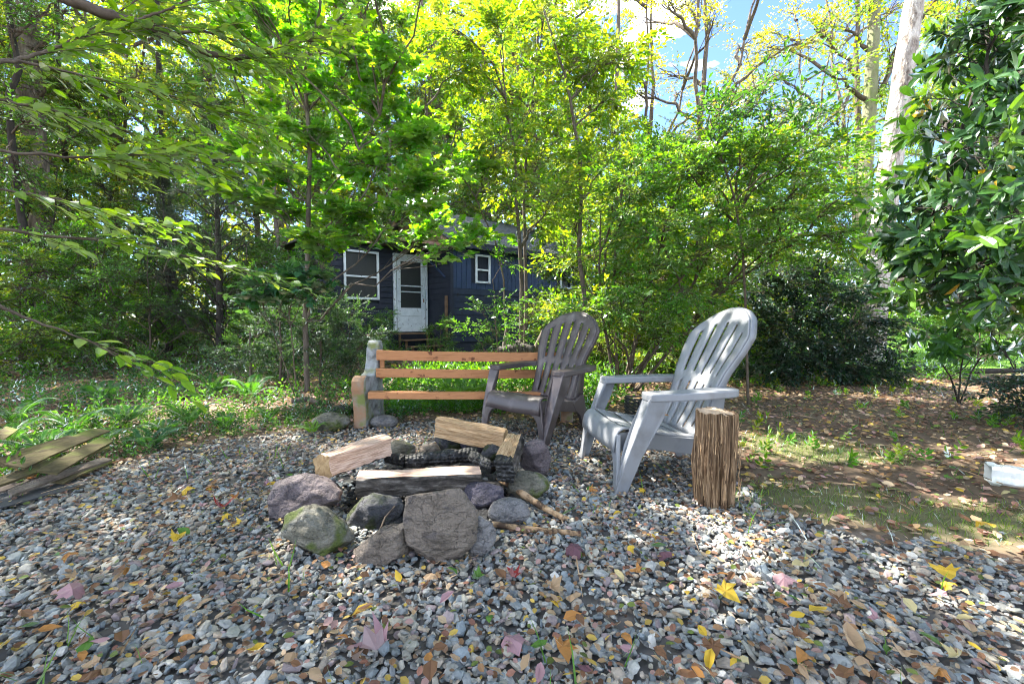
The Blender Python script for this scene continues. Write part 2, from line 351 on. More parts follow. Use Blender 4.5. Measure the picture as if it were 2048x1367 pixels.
def grow(trunks,blobs,rg,nsub=10,ntw=7,nl=6,size=.09,kind='oval',pal=None,tw=.25,twr=.0018,spread=.9,droop=.15,nz=.35,whorl=False,br=.012,flat=1.,subr=.006,zmin=None,out=.5):
    """trunks: list of (pts,radii). blobs: (x,y,z,rx,ry,rz). Boughs run from the trunks to blobs, side branches fill the blob, twigs carry leaves."""
    lines=[(p,r) for p,r in trunks]; TP=[];TD=[];subs=[]
    tp=np.concatenate([np.asarray(p) for p,_ in trunks]); 
    for b in blobs:
        c=np.array(b[:3]); rad=np.array(b[3:6]) if len(b)>=6 else np.array([b[3]]*3)
        dd=np.linalg.norm((tp-c)[:,:2],axis=1)*.6+np.abs(tp[:,2]-(c[2]-.55*np.linalg.norm((tp-c)[:,:2],axis=1)-.2))
        a=tp[np.argmin(dd)]
        bo=wander(a,c,8,.10,rg,.06); lb=np.linalg.norm(c-a)
        lines.append((bo,np.linspace(min(br*1.3,br*(.5+lb)),br*.35,8)))
        q=rg.normal(size=(nsub,3)); q=norm(q)*(rg.uniform(0,1,(nsub,1))**.45)*rad; q[:,2]*=flat
        e=c+q
        if zmin is not None: e[:,2]=np.maximum(e[:,2],zmin)
        st=samp(bo,rg.uniform(.45,1,nsub)); 
        for i in range(nsub):
            s=wander(st[i],e[i],5,.12,rg,.05); subs.append((s,np.linspace(subr,subr*.3,5)))
            t=rg.uniform(.25,1,ntw); t[0]=1; pp=samp(s,t)
            dr=norm(e[i]-st[i]); od=norm((e[i]-c)*np.array([1,1,.5])+1e-6)
            dv=dr*.7+od*out+rg.normal(0,.55,(ntw,3))*np.array([1,1,.45]); TP.append(pp); TD.append(dv)
    TP=np.concatenate(TP);TD=norm(np.concatenate(TD)); Ln=tw*rg.uniform(.6,1.25,len(TP))
    lf,(A,B)=twigs(TP,TD,Ln,nl,size,kind,rg,pal,spread,droop,nz,whorl)
    V1,F1=tubes_np(lines,7); V2,F2=tubes_np(subs,4); V3,F3=prisms(A,B,twr,twr*.5)
    V=np.concatenate([V1,V2,V3]); Fc=np.concatenate([F1,F2+len(V1),F3+len(V1)+len(V2)])
    return lf,(V,Fc)
def leaf_thing(root,lf,wood,nbig=0,lmat=None,wmat=None,wname='branches',fname='foliage',origin=(0,0,0)):
    """leaf parts (largest in view first) + the rest as one stuff part; coordinates world -> root at origin"""
    o=np.array(origin); P=lf['P']-o
    lmat=lmat or M['leaf']; keep=np.ones(len(P),bool)
    if nbig:
        W=lf['P']; c,s=math.cos(PITCH),math.sin(PITCH); d=W[:,1]*c-(W[:,2]-CZ)*s; vv=W[:,1]*s+(W[:,2]-CZ)*c
        u=1024+F*W[:,0]/np.maximum(d,.01); v=683.5-F*vv/np.maximum(d,.01)
        ok=(d>.3)&(u>0)&(u<2048)&(v>0)&(v<1367)
        facing=np.abs(np.einsum('ni,ni->n',lf['R'][:,:,2],norm(W-np.array([0,0,CZ]))))+.15
        sc=np.where(ok,lf['S']**2*facing/np.maximum(d,.3)**2,0); idx=np.argsort(-sc)[:nbig]; idx=idx[sc[idx]>0]
        nb=7; cs=lf['C'][idx]; lum=cs@np.array([.3,.6,.1]); od=np.argsort(lum); bins=np.array_split(od,nb)
        for bidx in bins:
            if not len(bidx): continue
            V,Fc,C=leafmesh(lf['kind'],np.zeros((1,3)),np.eye(3)[None],np.ones(1),cs[bidx[len(bidx)//2]][None])
            me=mesh_np('leaf',V,Fc,lmat,C)
            for i in bidx:
                j=idx[i]; ob=bpy.data.objects.new('leaf',me); COL.objects.link(ob); ob.parent=root
                Mx=Matrix([list(r) for r in lf['R'][j]*lf['S'][j]]).to_4x4(); Mx.translation=Vector(P[j]); ob.matrix_local=Mx
        keep[idx]=False
    V,Fc,C=leafmesh(lf['kind'],P[keep],lf['R'][keep],lf['S'][keep],lf['C'][keep])
    f=link(fname,mesh_np(fname,V,Fc,lmat,C),root)
    if nbig: f['kind']='stuff'
    if wood is not None:
        link(wname,mesh_np(wname,wood[0]-o,wood[1],wmat or M['twig'],None,True),root)
    return f
YG=[(.10,.20,.012),(.13,.22,.015),(.08,.18,.012),(.18,.22,.02)]
MG=[(.045,.14,.015),(.06,.17,.015),(.05,.13,.015),(.075,.18,.018)]
MAP=[(.06,.19,.015),(.08,.22,.015),(.07,.20,.015),(.12,.24,.015)]
DG=[(.02,.055,.02),(.03,.075,.025),(.025,.06,.018)]
BG=[(.13,.20,.02),(.17,.22,.03),(.10,.17,.02),(.22,.23,.04)]
# ------------------------------------------------------------------ plastic adirondack chairs
def plastic(name,c,dirt):
    m=varied(name,[c,tuple(q*1.12 for q in c)],5,.42,.12,220,(1,1,1),spec=.45,bdist=.002,second=(dirt,9,.52,.75))
    return m
M['grey_plastic']=plastic('grey_plastic',(.175,.183,.195),(.13,.13,.13))
M['brown_plastic']=plastic('brown_plastic',(.055,.043,.043),(.12,.105,.105))
def interp(z,tab,k):
    return float(np.interp(z,[t[1] for t in tab],[t[k] for t in tab]))
def chair(name,label,m,loc,rz):
    t=thing(name,label,'garden chair',loc,rz,'plastic adirondack chairs by the fire ring')
    tab=[(.10,.255,.215),(.15,.34,.218),(.195,.43,.222),(.245,.53,.232),(.285,.61,.252),(.34,.71,.28),(.40,.82,.292),(.476,.961,.292)]
    ztop=lambda s: .80+.161*max(0,1-abs(s)**2.1)**.85
    slots=[-.68,-.34,0,.34,.68]; hw=.042
    cols=[-1]
    for q in slots:
        a=cols[-1]; 
        for k in (1,2,3): cols.append(a+(q-hw-a)*k/3)
        cols.append(q+hw)
    a=cols[-1]; cols+= [a+(1-a)*k/3 for k in (1,2,3)]
    gapcol=[i for i in range(len(cols)-1) if abs((cols[i]+cols[i+1])/2-min(slots,key=lambda q:abs(q-(cols[i]+cols[i+1])/2)))<.001]
    R=34; V=[];Fc=[]
    tt=[i/R for i in range(R+1)]
    def zt(s,k): return .255+(ztop(s)-.255)*k
    for k in tt:
        for i,s in enumerate(cols):
            z=zt(s,k); hwid=interp(z,tab,2)
            if z>.80: hwid=.292
            y=interp(z,tab,0)-.04*abs(s)**2*min(1,max(0,(z-.3)/.3))
            d=min(abs(s-q) for q in slots+[-1.02,1.02]); y-=.008*min(1,(d/.17))**.7
            V.append((s*hwid,y,z))
    n=len(cols)
    for r in range(R):
        for i in range(n-1):
            zc=(zt(cols[i],tt[r])+zt(cols[i],tt[r+1]))/2; top=ztop(cols[i])
            if i in gapcol and ((.575<zc<top-.075) or (.285<zc<.52)): continue
            a=r*n+i; Fc.append((a,a+1,a+n+1,a+n))
    bm=MB(); bm.add(V,Fc); o=bm.build('backrest',m,t,smooth=True)
    s=o.modifiers.new('s','SOLIDIFY'); s.thickness=.007; s.offset=1
    # rim that turns back round the edge of the backrest
    edge=[r*n for r in range(R+1)]+[R*n+i for i in range(1,n)]+[r*n+n-1 for r in range(R-1,-1,-1)]
    rv=[];rf=[]
    for e in edge:
        x,y,z=V[e]; dep=.035 if z>.56 else .035+.10*(.56-z)/.3
        rv+=[(x,y,z),(x*1.015,y+.008,z+(.006 if z>.8 else 0)),(x*1.02,y+dep,z-.004)]
    for i in range(len(edge)-1):
        a=3*i; rf+=[(a,a+3,a+4,a+1),(a+1,a+4,a+5,a+2)]
    b=MB(); b.add(rv,rf); o=b.build('back_rim',m,t,smooth=True); s=o.modifiers.new('s','SOLIDIFY'); s.thickness=.006; s.offset=0
    # seat
    pr=[(-.392,.215),(-.39,.255),(-.382,.295),(-.366,.322),(-.34,.336),(-.328,.337),(-.310,.335),(-.25,.322),(-.208,.313),(-.190,.311),(-.12,.297),(-.086,.29),(-.068,.288),(0,.275),(.028,.27),(.046,.268),(.10,.262),(.125,.268)]
    gaps={5,8,11,14}; xs=[-1,-.93,-.9,-.6,-.3,0,.3,.6,.9,.93,1]; V=[];Fc=[]
    for j,(y,z) in enumerate(pr):
        hwid=np.interp(y,[-.4,-.1,.12],[.272,.25,.22])
        for x in xs: V.append((x*hwid,y,z-.012*(1-x*x)-(.008 if abs(x)==1 else 0)))
    n=len(xs)
    for j in range(len(pr)-1):
        for i in range(n-1):
            if j in gaps and 1<i<n-3+1 and i<n-3: continue
            a=j*n+i; Fc.append((a,a+1,a+n+1,a+n))
    b=MB(); b.add(V,Fc); o=b.build('seat',m,t,smooth=True); s=o.modifiers.new('s','SOLIDIFY'); s.thickness=.008; s.offset=-1
    # apron with the arch between the front feet
    P=[(-.316,0),(-.27,0),(-.262,.08),(-.245,.15),(-.215,.19),(-.16,.212),(-.08,.22),(.08,.22),(.16,.212),(.215,.19),(.245,.15),(.262,.08),(.27,0),(.316,0),(.305,.12),(.288,.22),(.274,.30),(-.274,.30),(-.288,.22),(-.305,.12)]
    ring=[(x,-.394+.02*z/.3,z) for x,z in P]
    b=MB(); b.prism(ring,(0,.022,0)); b.build('apron',m,t,bevel=.005)
    for s_ in (-1,1):
        # arm support / front leg : L section
        b=MB()
        A=[(.375,-.240,.50),(.375,-.135,.50),(.372,-.165,.40),(.350,-.265,.2),(.322,-.335,0),(.322,-.398,0),(.352,-.345,.2),(.370,-.275,.40)]
        ring=[(s_*x,y,z) for x,y,z in A]; b.prism(ring,(-s_*.018,0,0)); 
        B=[(.375,-.242,.50),(.282,-.236,.50),(.284,-.30,.36),(.284,-.34,.25),(.292,-.372,.12),(.285,-.400,0),(.322,-.400,0),(.352,-.347,.2),(.370,-.277,.40)]
        ring=[(s_*x,y,z) for x,y,z in B]; b.prism(ring,(0,.018,0)); b.box((s_*.303,-.372,.006),(.045,.06,.012)); b.build('leg',m,t,bevel=.004)
        # armrest
        P=[(.268,-.240),(.300,-.250),(.350,-.250),(.380,-.236),(.388,-.1),(.386,.05),(.37,.18),(.350,.245),(.325,.275),(.27,.285),(.226,.262),(.232,.19),(.255,.08),(.265,-.08)]
        b=MB(); b.prism([(s_*x,y,.527+.004*math.sin(y*6)) for x,y in P],(0,0,-.040)); b.build('armrest',m,t,bevel=.007)
        b=MB(); b.prism([(s_*.250,y,z) for y,z in [(-.375,.30),(-.25,.305),(-.05,.27),(.13,.25),(.20,.235),(.16,.15),(.02,.175),(-.15,.205),(-.32,.215),(-.375,.20)]],(-s_*.014,0,0)); b.build('side_rail',m,t,bevel=.004)
        b=MB(); b.prism([(s_*.252,y,z) for y,z in [(.06,.235),(.21,.30),(.30,0),(.235,0),(.16,.13),(.10,.17)]],(-s_*.03,0,0)); b.build('leg',m,t,bevel=.004)
    return t
GC=(.876,2.571,0); 
chair('garden_chair','pale blue-grey plastic adirondack chair beside the split wood stump',M['grey_plastic'],GC,-1.4327)
chair('garden_chair','dark brown plastic adirondack chair in front of the wooden bench',M['brown_plastic'],(.255,3.562,0),-.7428)
# ------------------------------------------------------------------ bench
M['cement']=varied('cement',[(.10,.10,.095),(.22,.225,.22),(.30,.31,.31)],11,.95,.7,60,bdist=.006,second=((.16,.17,.06),5,.54,.64),lo=.35,hi=.65)
nd=M['cement'].node_tree
M['redwood']=varied('stained_wood',[(.24,.095,.035),(.40,.18,.075),(.30,.125,.05)],5,.7,.35,12,(1,14,14),bdist=.004,second=((.12,.04,.015),13,.62,.68))
M['rust_cement']=varied('stained_cement',[(.28,.13,.06),(.25,.16,.10),(.22,.2,.17)],7,.95,.7,60,bdist=.006,second=((.15,.17,.05),6,.55,.62))
bl=Vector((-1.225,3.83,0)); br_=Vector((.50,4.05,0))
bd=(br_-bl); bl_len=bd.length; bang=math.atan2(bd.y,bd.x)
bn=thing('bench','old bench with mossy concrete ends and three stained wooden rails','bench',bl,bang)
SP=[(-.27,0),(-.262,.12),(-.275,.22),(-.300,.34),(-.295,.41),(-.262,.445),(-.22,.452),(-.14,.430),(-.085,.432),(-.045,.47),(-.015,.56),(.008,.66),(.025,.715),(.055,.742),(.09,.742),(.115,.715),(.115,.64),(.10,.50),(.105,.35),(.125,.18),(.15,0),(.04,0),(.02,.10),(-.02,.16),(-.07,.17),(-.11,.12),(-.13,0)]
def slab_end(x):
    nseg=[]
    P=SP; n=len(P); Pd=[]
    for i in range(n):       # subdivide outline
        a=P[i]; c=P[(i+1)%n]
        for k in range(3): Pd.append((a[0]+(c[0]-a[0])*k/3,a[1]+(c[1]-a[1])*k/3))
    n=len(Pd); b=MB(); V=[]
    for w_ in (-.055,.055):
        for y,z in Pd: V.append((w_+random.uniform(-.002,.002),y+random.uniform(-.002,.002),z+random.uniform(-.002,.002)))
    b.add(V,[tuple(range(n))[::-1],tuple(range(n,2*n))]+[(i,(i+1)%n,n+(i+1)%n,n+i) for i in range(n)],0)
    b.M=[0]*2+[1 if (i//3)<6 else 0 for i in range(n)]
    o=b.build('end_support',[M['cement'],M['rust_cement']],bn,bevel=.014,loc=(x,0,0),rot=(0,0,-.22)); o.scale=(1,1,.965); return o
slab_end(0); slab_end(bl_len)
for y,z,hgt,th in ((-.03,.590,.085,.036),(-.06,.440,.076,.036),(-.27,.284,.055,.09)):
    b=MB(); n=14; V=[];Fc=[]
    x0,x1=(.045,bl_len-.045)
    if z<.4: x0=-.02+.04
    for i in range(n+1):
        x=x0+(x1-x0)*i/n; sag=-.006*math.sin(math.pi*i/n)-.035*i/n
        V+=[(x,y-th/2,z-hgt/2+sag),(x,y+th/2,z-hgt/2+sag),(x,y+th/2,z+hgt/2+sag),(x,y-th/2,z+hgt/2+sag)]
    for i in range(n):
        for k in range(4): Fc.append((i*4+k,i*4+(k+1)%4,(i+1)*4+(k+1)%4,(i+1)*4+k))
    Fc+=[(0,3,2,1),(n*4,n*4+1,n*4+2,n*4+3)]
    b.add(V,Fc); b.build('rail',M['redwood'],bn,bevel=.004)
b=MB(); b.box((.085,.01,.50),(.04,.03,.24)); b.build('batten',M['redwood'],bn,bevel=.003)
# ------------------------------------------------------------------ rocks
import bmesh
def rockmat(name,cols,moss=None,sc=6,bump=1,ml=(.5,.6)):
    m=varied(name,cols,sc,.85,bump,26,(1,1,1.8),bdist=.03,spec=.3,lo=.36,hi=.64,detail=12,second=(moss,9,*ml) if moss else ((.06,.055,.06),14,.6,.75))
    T=m.node_tree; ln=T.links.new; b=T.nodes['Principled BSDF']; tc=N(m,'ShaderNodeTexCoord'); n=N(m,'ShaderNodeTexNoise'); n.inputs['Scale'].default_value=140; n.inputs['Detail'].default_value=6; n.inputs['Roughness'].default_value=.75
    old=b.inputs['Normal'].links[0].from_socket; bp=N(m,'ShaderNodeBump'); bp.inputs['Strength'].default_value=.8; bp.inputs['Distance'].default_value=.006
    v=N(m,'ShaderNodeTexVoronoi'); v.feature='DISTANCE_TO_EDGE'; v.inputs['Scale'].default_value=5.5; mpn=N(m,'ShaderNodeMapping'); mpn.inputs['Scale'].default_value=(1,1,2.2)
    nz=N(m,'ShaderNodeTexNoise'); nz.inputs['Scale'].default_value=7; nz.inputs['Detail'].default_value=6; ad=N(m,'ShaderNodeVectorMath'); ad.operation='MULTIPLY_ADD'; ad.inputs[1].default_value=(.5,.5,.5)
    ln(tc.outputs['Object'],mpn.inputs[0]); ln(tc.outputs['Object'],nz.inputs['Vector']); ln(nz.outputs['Color'],ad.inputs[0]); ln(mpn.outputs[0],ad.inputs[2]); ln(ad.outputs[0],v.inputs['Vector'])
    cr=N(m,'ShaderNodeMapRange'); cr.inputs[1].default_value=0; cr.inputs[2].default_value=.018; ln(v.outputs['Distance'],cr.inputs[0])
    b2=N(m,'ShaderNodeBump'); b2.inputs['Strength'].default_value=.9; b2.inputs['Distance'].default_value=.01; ln(cr.outputs[0],b2.inputs['Height']); ln(old,b2.inputs['Normal'])
    ln(tc.outputs['Object'],n.inputs['Vector']); ln(n.outputs[0],bp.inputs['Height']); ln(b2.outputs[0],bp.inputs['Normal']); ln(bp.outputs[0],b.inputs['Normal'])
    # fine speckle in the colour
    cs=b.inputs['Base Color'].links[0].from_socket; mr=N(m,'ShaderNodeMapRange'); mr.inputs[1].default_value=.3; mr.inputs[2].default_value=.7; mr.inputs[3].default_value=.62; mr.inputs[4].default_value=1.35; ln(n.outputs[0],mr.inputs[0])
    mu=N(m,'ShaderNodeVectorMath'); mu.operation='SCALE'; ln(cs,mu.inputs[0]); ln(mr.outputs[0],mu.inputs['Scale']); ln(mu.outputs[0],b.inputs['Base Color'])
    return m
RM={'purple':rockmat('rock_purple',[(.065,.052,.055),(.13,.105,.108),(.095,.085,.086)]),
 'tan':rockmat('rock_tan',[(.085,.07,.057),(.16,.132,.108),(.12,.10,.082)]),
 'mossy':rockmat('rock_mossy',[(.085,.08,.06),(.15,.14,.11),(.21,.21,.19)],(.07,.09,.02)),
 'dark':rockmat('rock_dark',[(.03,.03,.034),(.065,.065,.07),(.048,.048,.055)],(.035,.045,.014),ml=(.46,.56)),
 'soot':rockmat('rock_sooty',[(.022,.022,.03),(.06,.055,.075),(.10,.09,.10)]),
 'grey':rockmat('rock_grey',[(.11,.105,.105),(.18,.172,.17),(.14,.135,.13)])}
def rock(label,cx,cy,z0,dim,mk,seed,cuts=7,cutd=.72,rz=0,tilt=(0,0),name='rock',cat='rock',sub=4,group=None,rough=.05,outline=None,front=None):
    r=random.Random(seed); bm=bmesh.new(); bmesh.ops.create_icosphere(bm,subdivisions=sub,radius=1)
    pl=[]
    for k in range(cuts):
        n=Vector((r.gauss(0,1),r.gauss(0,1),r.gauss(0,.8))).normalized(); pl.append((n,cutd+r.uniform(-.14,.18)))
    off=Vector((seed*3.1,seed*1.7,seed*.9)); pre=[]
    if outline:
        xs=[p[0] for p in outline]; zs=[p[1] for p in outline]; cx0,cz0=(min(xs)+max(xs))/2,(min(zs)+max(zs))/2
        O=[((x-cx0)/(max(xs)-min(xs))*2,-(z-cz0)/(max(zs)-min(zs))*2) for x,z in outline]; m_=len(O)
        for i in range(m_):
            (x1,z1),(x2,z2)=O[i],O[(i+1)%m_]; nx,nz=(z2-z1),-(x2-x1); ln_=math.hypot(nx,nz)+1e-9; nx/=ln_; nz/=ln_
            h=nx*x1+nz*z1
            if h<0: nx,nz,h=-nx,-nz,-h
            for ny in (-.35,.30):
                L_=math.sqrt(1+ny*ny); pre.append((Vector((nx/L_,ny/L_,nz/L_)),h/L_))
        for n,h in (front or [((0,-1,.1),.75)]): n=Vector(n); pre.append((n.normalized(),h))
    for v in bm.verts:
        p=v.co.copy()
        if pre:
            p=p*1.55
            for _ in range(2):
                for n,h in pre:
                    d=p.dot(n)-h
                    if d>0: p-=n*d
        for n,h in pl:
            d=p.dot(n)-h
            if d>0: p-=n*d*.97
        q=p*1.3+off
        p*=1+.10*noise.noise(q)+rough*noise.noise(q*3.1)+rough*.5*noise.noise(q*7)+rough*.28*noise.noise(q*16)-.02*max(0,noise.noise(Vector((q.x*.8,q.y*.8,q.z*7+q.x*2))))
        # bedding ledges
        v.co=p
    xs=[v.co.x for v in bm.verts]; ys=[v.co.y for v in bm.verts]; zs=[v.co.z for v in bm.verts]
    for v in bm.verts:
        v.co=Vector(((v.co.x-(min(xs)+max(xs))/2)/(max(xs)-min(xs))*dim[0],(v.co.y-(min(ys)+max(ys))/2)/(max(ys)-min(ys))*dim[1],(v.co.z-min(zs))/(max(zs)-min(zs))*dim[2]))
    me=bpy.data.meshes.new(name); bm.to_mesh(me); bm.free(); me.materials.append(RM[mk]); me.polygons.foreach_set('use_smooth',[True]*len(me.polygons))
    o=link(name,me,None,(cx,cy,z0),(tilt[0],tilt[1],rz)); tag(o,label,cat,group); return o
def prock(label,u0,u1,v0,v1,mk,seed,dep=.9,d=None,sink=.02,**k):
    """rock filling the photo box u0..u1 x v0..v1 and standing on the ground"""
    vb=v1; g=G((u0+u1)/2,vb,0); dd=g[1] if d is None else d
    w_=(u1-u0)*pxm(dd)*1.02; y=dd+w_*dep*.42; w_=(u1-u0)*pxm(y)*.99
    x=((u0+u1)/2-1024)*pxm(y); top=Q((u0+u1)/2,v0,y)[2]; bot=-sink if d is None else Q((u0+u1)/2,v1,y-w_*dep*.3)[2]
    return rock(label,x,y,bot,(w_,w_*dep,max(.03,top-bot)),mk,seed,**k)
gr='rocks of the fire ring'
prock('large rounded purple-grey rock at the left end of the fire ring, under the left log',530,680,944,1046,'purple',3,.75,group=gr,cuts=3,cutd=.74,rz=.0,outline=[(95, 600), (130, 540), (300, 485), (420, 540), (520, 610), (500, 690), (330, 705), (200, 760), (110, 720)],front=[((-0.2, -1, 0.5), 0.72), ((0.35, -1, 0.1), 0.78)],sub=5)
prock('mossy speckled boulder at the front left of the fire ring',550,704,1012,1124,'mossy',8,.72,group=gr,cuts=3,cutd=.72,outline=[(150, 860), (190, 760), (340, 683), (430, 740), (520, 800), (575, 900), (500, 965), (390, 1000), (200, 940)],front=[((-0.3, -1, 0.3), 0.75), ((0.4, -1, 0.2), 0.8)],sub=5)
prock('dark moss-covered rock with a blue-black right side, under the front log',678,806,982,1090,'dark',14,.85,d=1.84,group=gr,cuts=3,cutd=.68,outline=[(525, 850), (540, 760), (620, 640), (700, 605), (860, 640), (885, 700), (830, 800), (740, 840), (580, 870)],front=[((-0.5, -1, 0.2), 0.7), ((0.5, -1, 0.2), 0.75)],sub=5)
prock('low flat brown rock lying below the dark mossy rock',700,815,1040,1132,'tan',21,.6,group=gr,cuts=3,cutd=.7,outline=[(600, 930), (750, 820), (890, 790), (905, 940), (800, 990), (600, 1000)])
prock('biggest rock of the ring, angular taupe boulder at the front centre',806,958,968,1132,'tan',205,.62,group=gr,cuts=2,cutd=.56,rough=.035,outline=[(1060,555),(940,620),(902,780),(915,920),(1050,985),(1110,1020),(1240,985),(1330,900),(1330,740),(1200,610)],front=[((-0.45, -1, 0.25), 0.62), ((0.35, -1, 0.15), 0.6), ((0.1, -1, -0.5), 0.75)],sub=5)
prock('thin grey slab propped against the right side of the biggest ring rock',925,992,1022,1118,'grey',31,.6,group=gr,cuts=8,cutd=.66)
prock('thin brown slab under the left edge of the biggest ring rock',800,868,1058,1118,'tan',33,.5,d=1.62,group=gr,cuts=8,cutd=.66)
prock('sooty blue-violet rock between the front log and the two sticks',920,1010,962,1022,'soot',44,.8,d=2.0,group=gr,cuts=7)
prock('small rounded grey rock above the end of the lower stick',974,1062,996,1052,'grey',52,.7,group=gr,cuts=5,cutd=.8)
prock('rounded olive-grey rock at the right side of the ring, below the leaning slab',1012,1102,942,1004,'mossy',61,.8,group=gr,cuts=4,cutd=.9)
prock('tall pinkish slab leaning at the right of the upright split log',1040,1104,876,956,'purple',72,.55,d=2.42,group=gr,cuts=8,cutd=.68)
prock('dark block supporting the left end of the rear log',866,926,858,910,'dark',81,.8,d=2.86,group=gr,cuts=9,cutd=.66)
prock('blackish violet rock supporting the middle of the rear log',918,975,868,912,'soot',88,.8,d=2.84,group=gr,cuts=8)
prock('low dark rock at the right under the rear log',958,1012,886,925,'dark',93,.8,d=2.7,group=gr,cuts=6)
prock('small lichen-grey rock behind the far end of the left log',772,828,880,918,'mossy',97,.7,group=gr,cuts=6)
prock('small pale flat stone between the charred log and the rear rocks',834,882,886,914,'tan',101,.8,group=gr,cuts=8)
prock('rounded tan rock beside the left foot of the bench',620,697,824,864,'mossy',111,.75,cuts=4,cutd=.9,group='rocks beside the bench')
prock('smooth low grey rock just right of the left bench foot',738,794,828,858,'grey',118,.8,cuts=4,cutd=.9,group='rocks beside the bench')
prock('flat mossy slab behind the tan rock left of the bench',660,705,810,832,'dark',124,1.2,cuts=6,group='rocks beside the bench')
# ------------------------------------------------------------------ firewood
def woodmat(name,cols,second=None,stretch=(34,34,1.6)):
    return varied(name,cols,7,.85,1.0,9,stretch,bdist=.006,spec=.2,lo=.35,hi=.66,second=second)
M['split']=woodmat('split_wood',[(.27,.165,.11),(.55,.38,.28),(.66,.50,.40)])
M['split2']=woodmat('split_wood_tan',[(.20,.11,.05),(.46,.30,.16),(.55,.40,.25)])
M['endgrain']=varied('end_grain',[(.20,.12,.05),(.42,.29,.15)],30,.9,.5,60,bdist=.003)
M['logbark']=varied('log_bark',[(.014,.012,.010),(.055,.047,.04),(.16,.145,.13)],34,.95,1,30,(1,1,.3),bdist=.03,lo=.38,hi=.66,detail=10)
M['char']=varied('charred_wood',[(.006,.006,.006),(.02,.02,.02),(.13,.13,.13)],30,.6,1,35,bdist=.01,lo=.4,hi=.72)
def crack(m):
    T=m.node_tree; b=T.nodes['Principled BSDF']; tc=N(m,'ShaderNodeTexCoord'); v=N(m,'ShaderNodeTexVoronoi'); v.inputs['Scale'].default_value=45; v.inputs['Randomness'].default_value=.35; bp=N(m,'ShaderNodeBump'); bp.invert=True; bp.inputs['Distance'].default_value=.02; bp.inputs['Strength'].default_value=1
    T.links.new(tc.outputs['Object'],v.inputs['Vector']); T.links.new(v.outputs['Distance'],bp.inputs['Height']); T.links.new(b.inputs['Normal'].links[0].from_socket,bp.inputs['Normal']); T.links.new(bp.outputs[0],b.inputs['Normal'])
crack(M['char'])
def splitlog(name,label,A,B,sec,bark,up=(0,0,1),wood='split',seed=0,cat='split log',rough=.006,group='split logs on the fire ring',barkmat='logbark',end='endgrain',nl=26,taper=1.0,charend=None):
    """sec: closed section polygon (a,b) in metres, bark: indices of polygon edges that carry bark"""
    A=Vector(A);B=Vector(B); ax=(B-A); Lg=ax.length; z=ax.normalized(); u=Vector(up); u=(u-z*u.dot(z)).normalized(); x=u.cross(z)
    Mx=Matrix((x,u,z)).transposed().to_4x4(); Mx.translation=A
    t=bpy.data.objects.new(name,None); COL.objects.link(t); t.matrix_world=Mx; tag(t,label,cat,group); t.empty_display_size=.1
    P=[];E=[]
    n=len(sec)
    for i in range(n):
        a,c=Vector(sec[i]),Vector(sec[(i+1)%n]); k=max(2,int((c-a).length/.008))
        for j in range(k): P.append(a.lerp(c,j/k)); E.append(i)
    m=len(P); rings=[]
    cen=sum((Vector(p) for p in sec),Vector((0,0)))/n
    for l in range(nl+1):
        f=l/nl; ring=[]
        for i,p in enumerate(P):
            d=(p-cen); dn=d.normalized()
            q=Vector((p.x*35+seed,p.y*35,f*Lg*2.2))
            if E[i] in bark:
                q2=Vector((p.x*22+seed,p.y*22,f*Lg*9)); off=.014*noise.noise(q2)+.009*noise.noise(q2*2.7)+.005*noise.noise(q2*6)+.004
            else: off=rough*noise.noise(q)*2.2+rough*.9*noise.noise(Vector((p.x*110+seed,p.y*110,f*Lg*5)))+.010*noise.noise(Vector((p.x*12+seed,p.y*12,f*Lg*5+seed)))
            sc=1+(taper-1)*f; pp=cen+d*sc+dn*off
            zz=f*Lg+(0 if 0<l<nl else .006*noise.noise(Vector((p.x*40,p.y*40,seed+l))))
            ring.append((pp.x,pp.y,zz))
        rings.append(ring)
    V=[v for r in rings for v in r]
    bf=[];wf=[]
    for l in range(nl):
        for i in range(m):
            f=(l*m+i,l*m+(i+1)%m,(l+1)*m+(i+1)%m,(l+1)*m+i)
            (bf if E[i] in bark else wf).append(f)
    c0=len(V); V2=V+[(cen.x,cen.y,0),(cen.x,cen.y,Lg)]
    e0=[(c0,(i+1)%m,i) for i in range(m)]; e1=[(c0+1,nl*m+i,nl*m+(i+1)%m) for i in range(m)]
    b=MB(); b.add(V2,wf,0); b.F+= [tuple(f) for f in e0]+[tuple(f) for f in e1]; b.M+=[2 if charend==0 else 1]*m+[2 if charend==1 else 1]*m
    if charend is not None:
        for k,f in enumerate(b.F[:len(wf)]):
            l=f[0]//m
            if (charend==0 and l+noise.noise(Vector((f[0]*.3,l,seed)))*2<nl*.13) or (charend==1 and l>nl*.87): b.M[k]=2
    b.build('wood',[M[wood],M[end],M['char']],t)
    if bf:
        b=MB(); b.add(V,bf,0); b.build('bark',M[barkmat],t,smooth=True)
    return t
def qz(u,v,d): return Vector(Q(u,v,d))
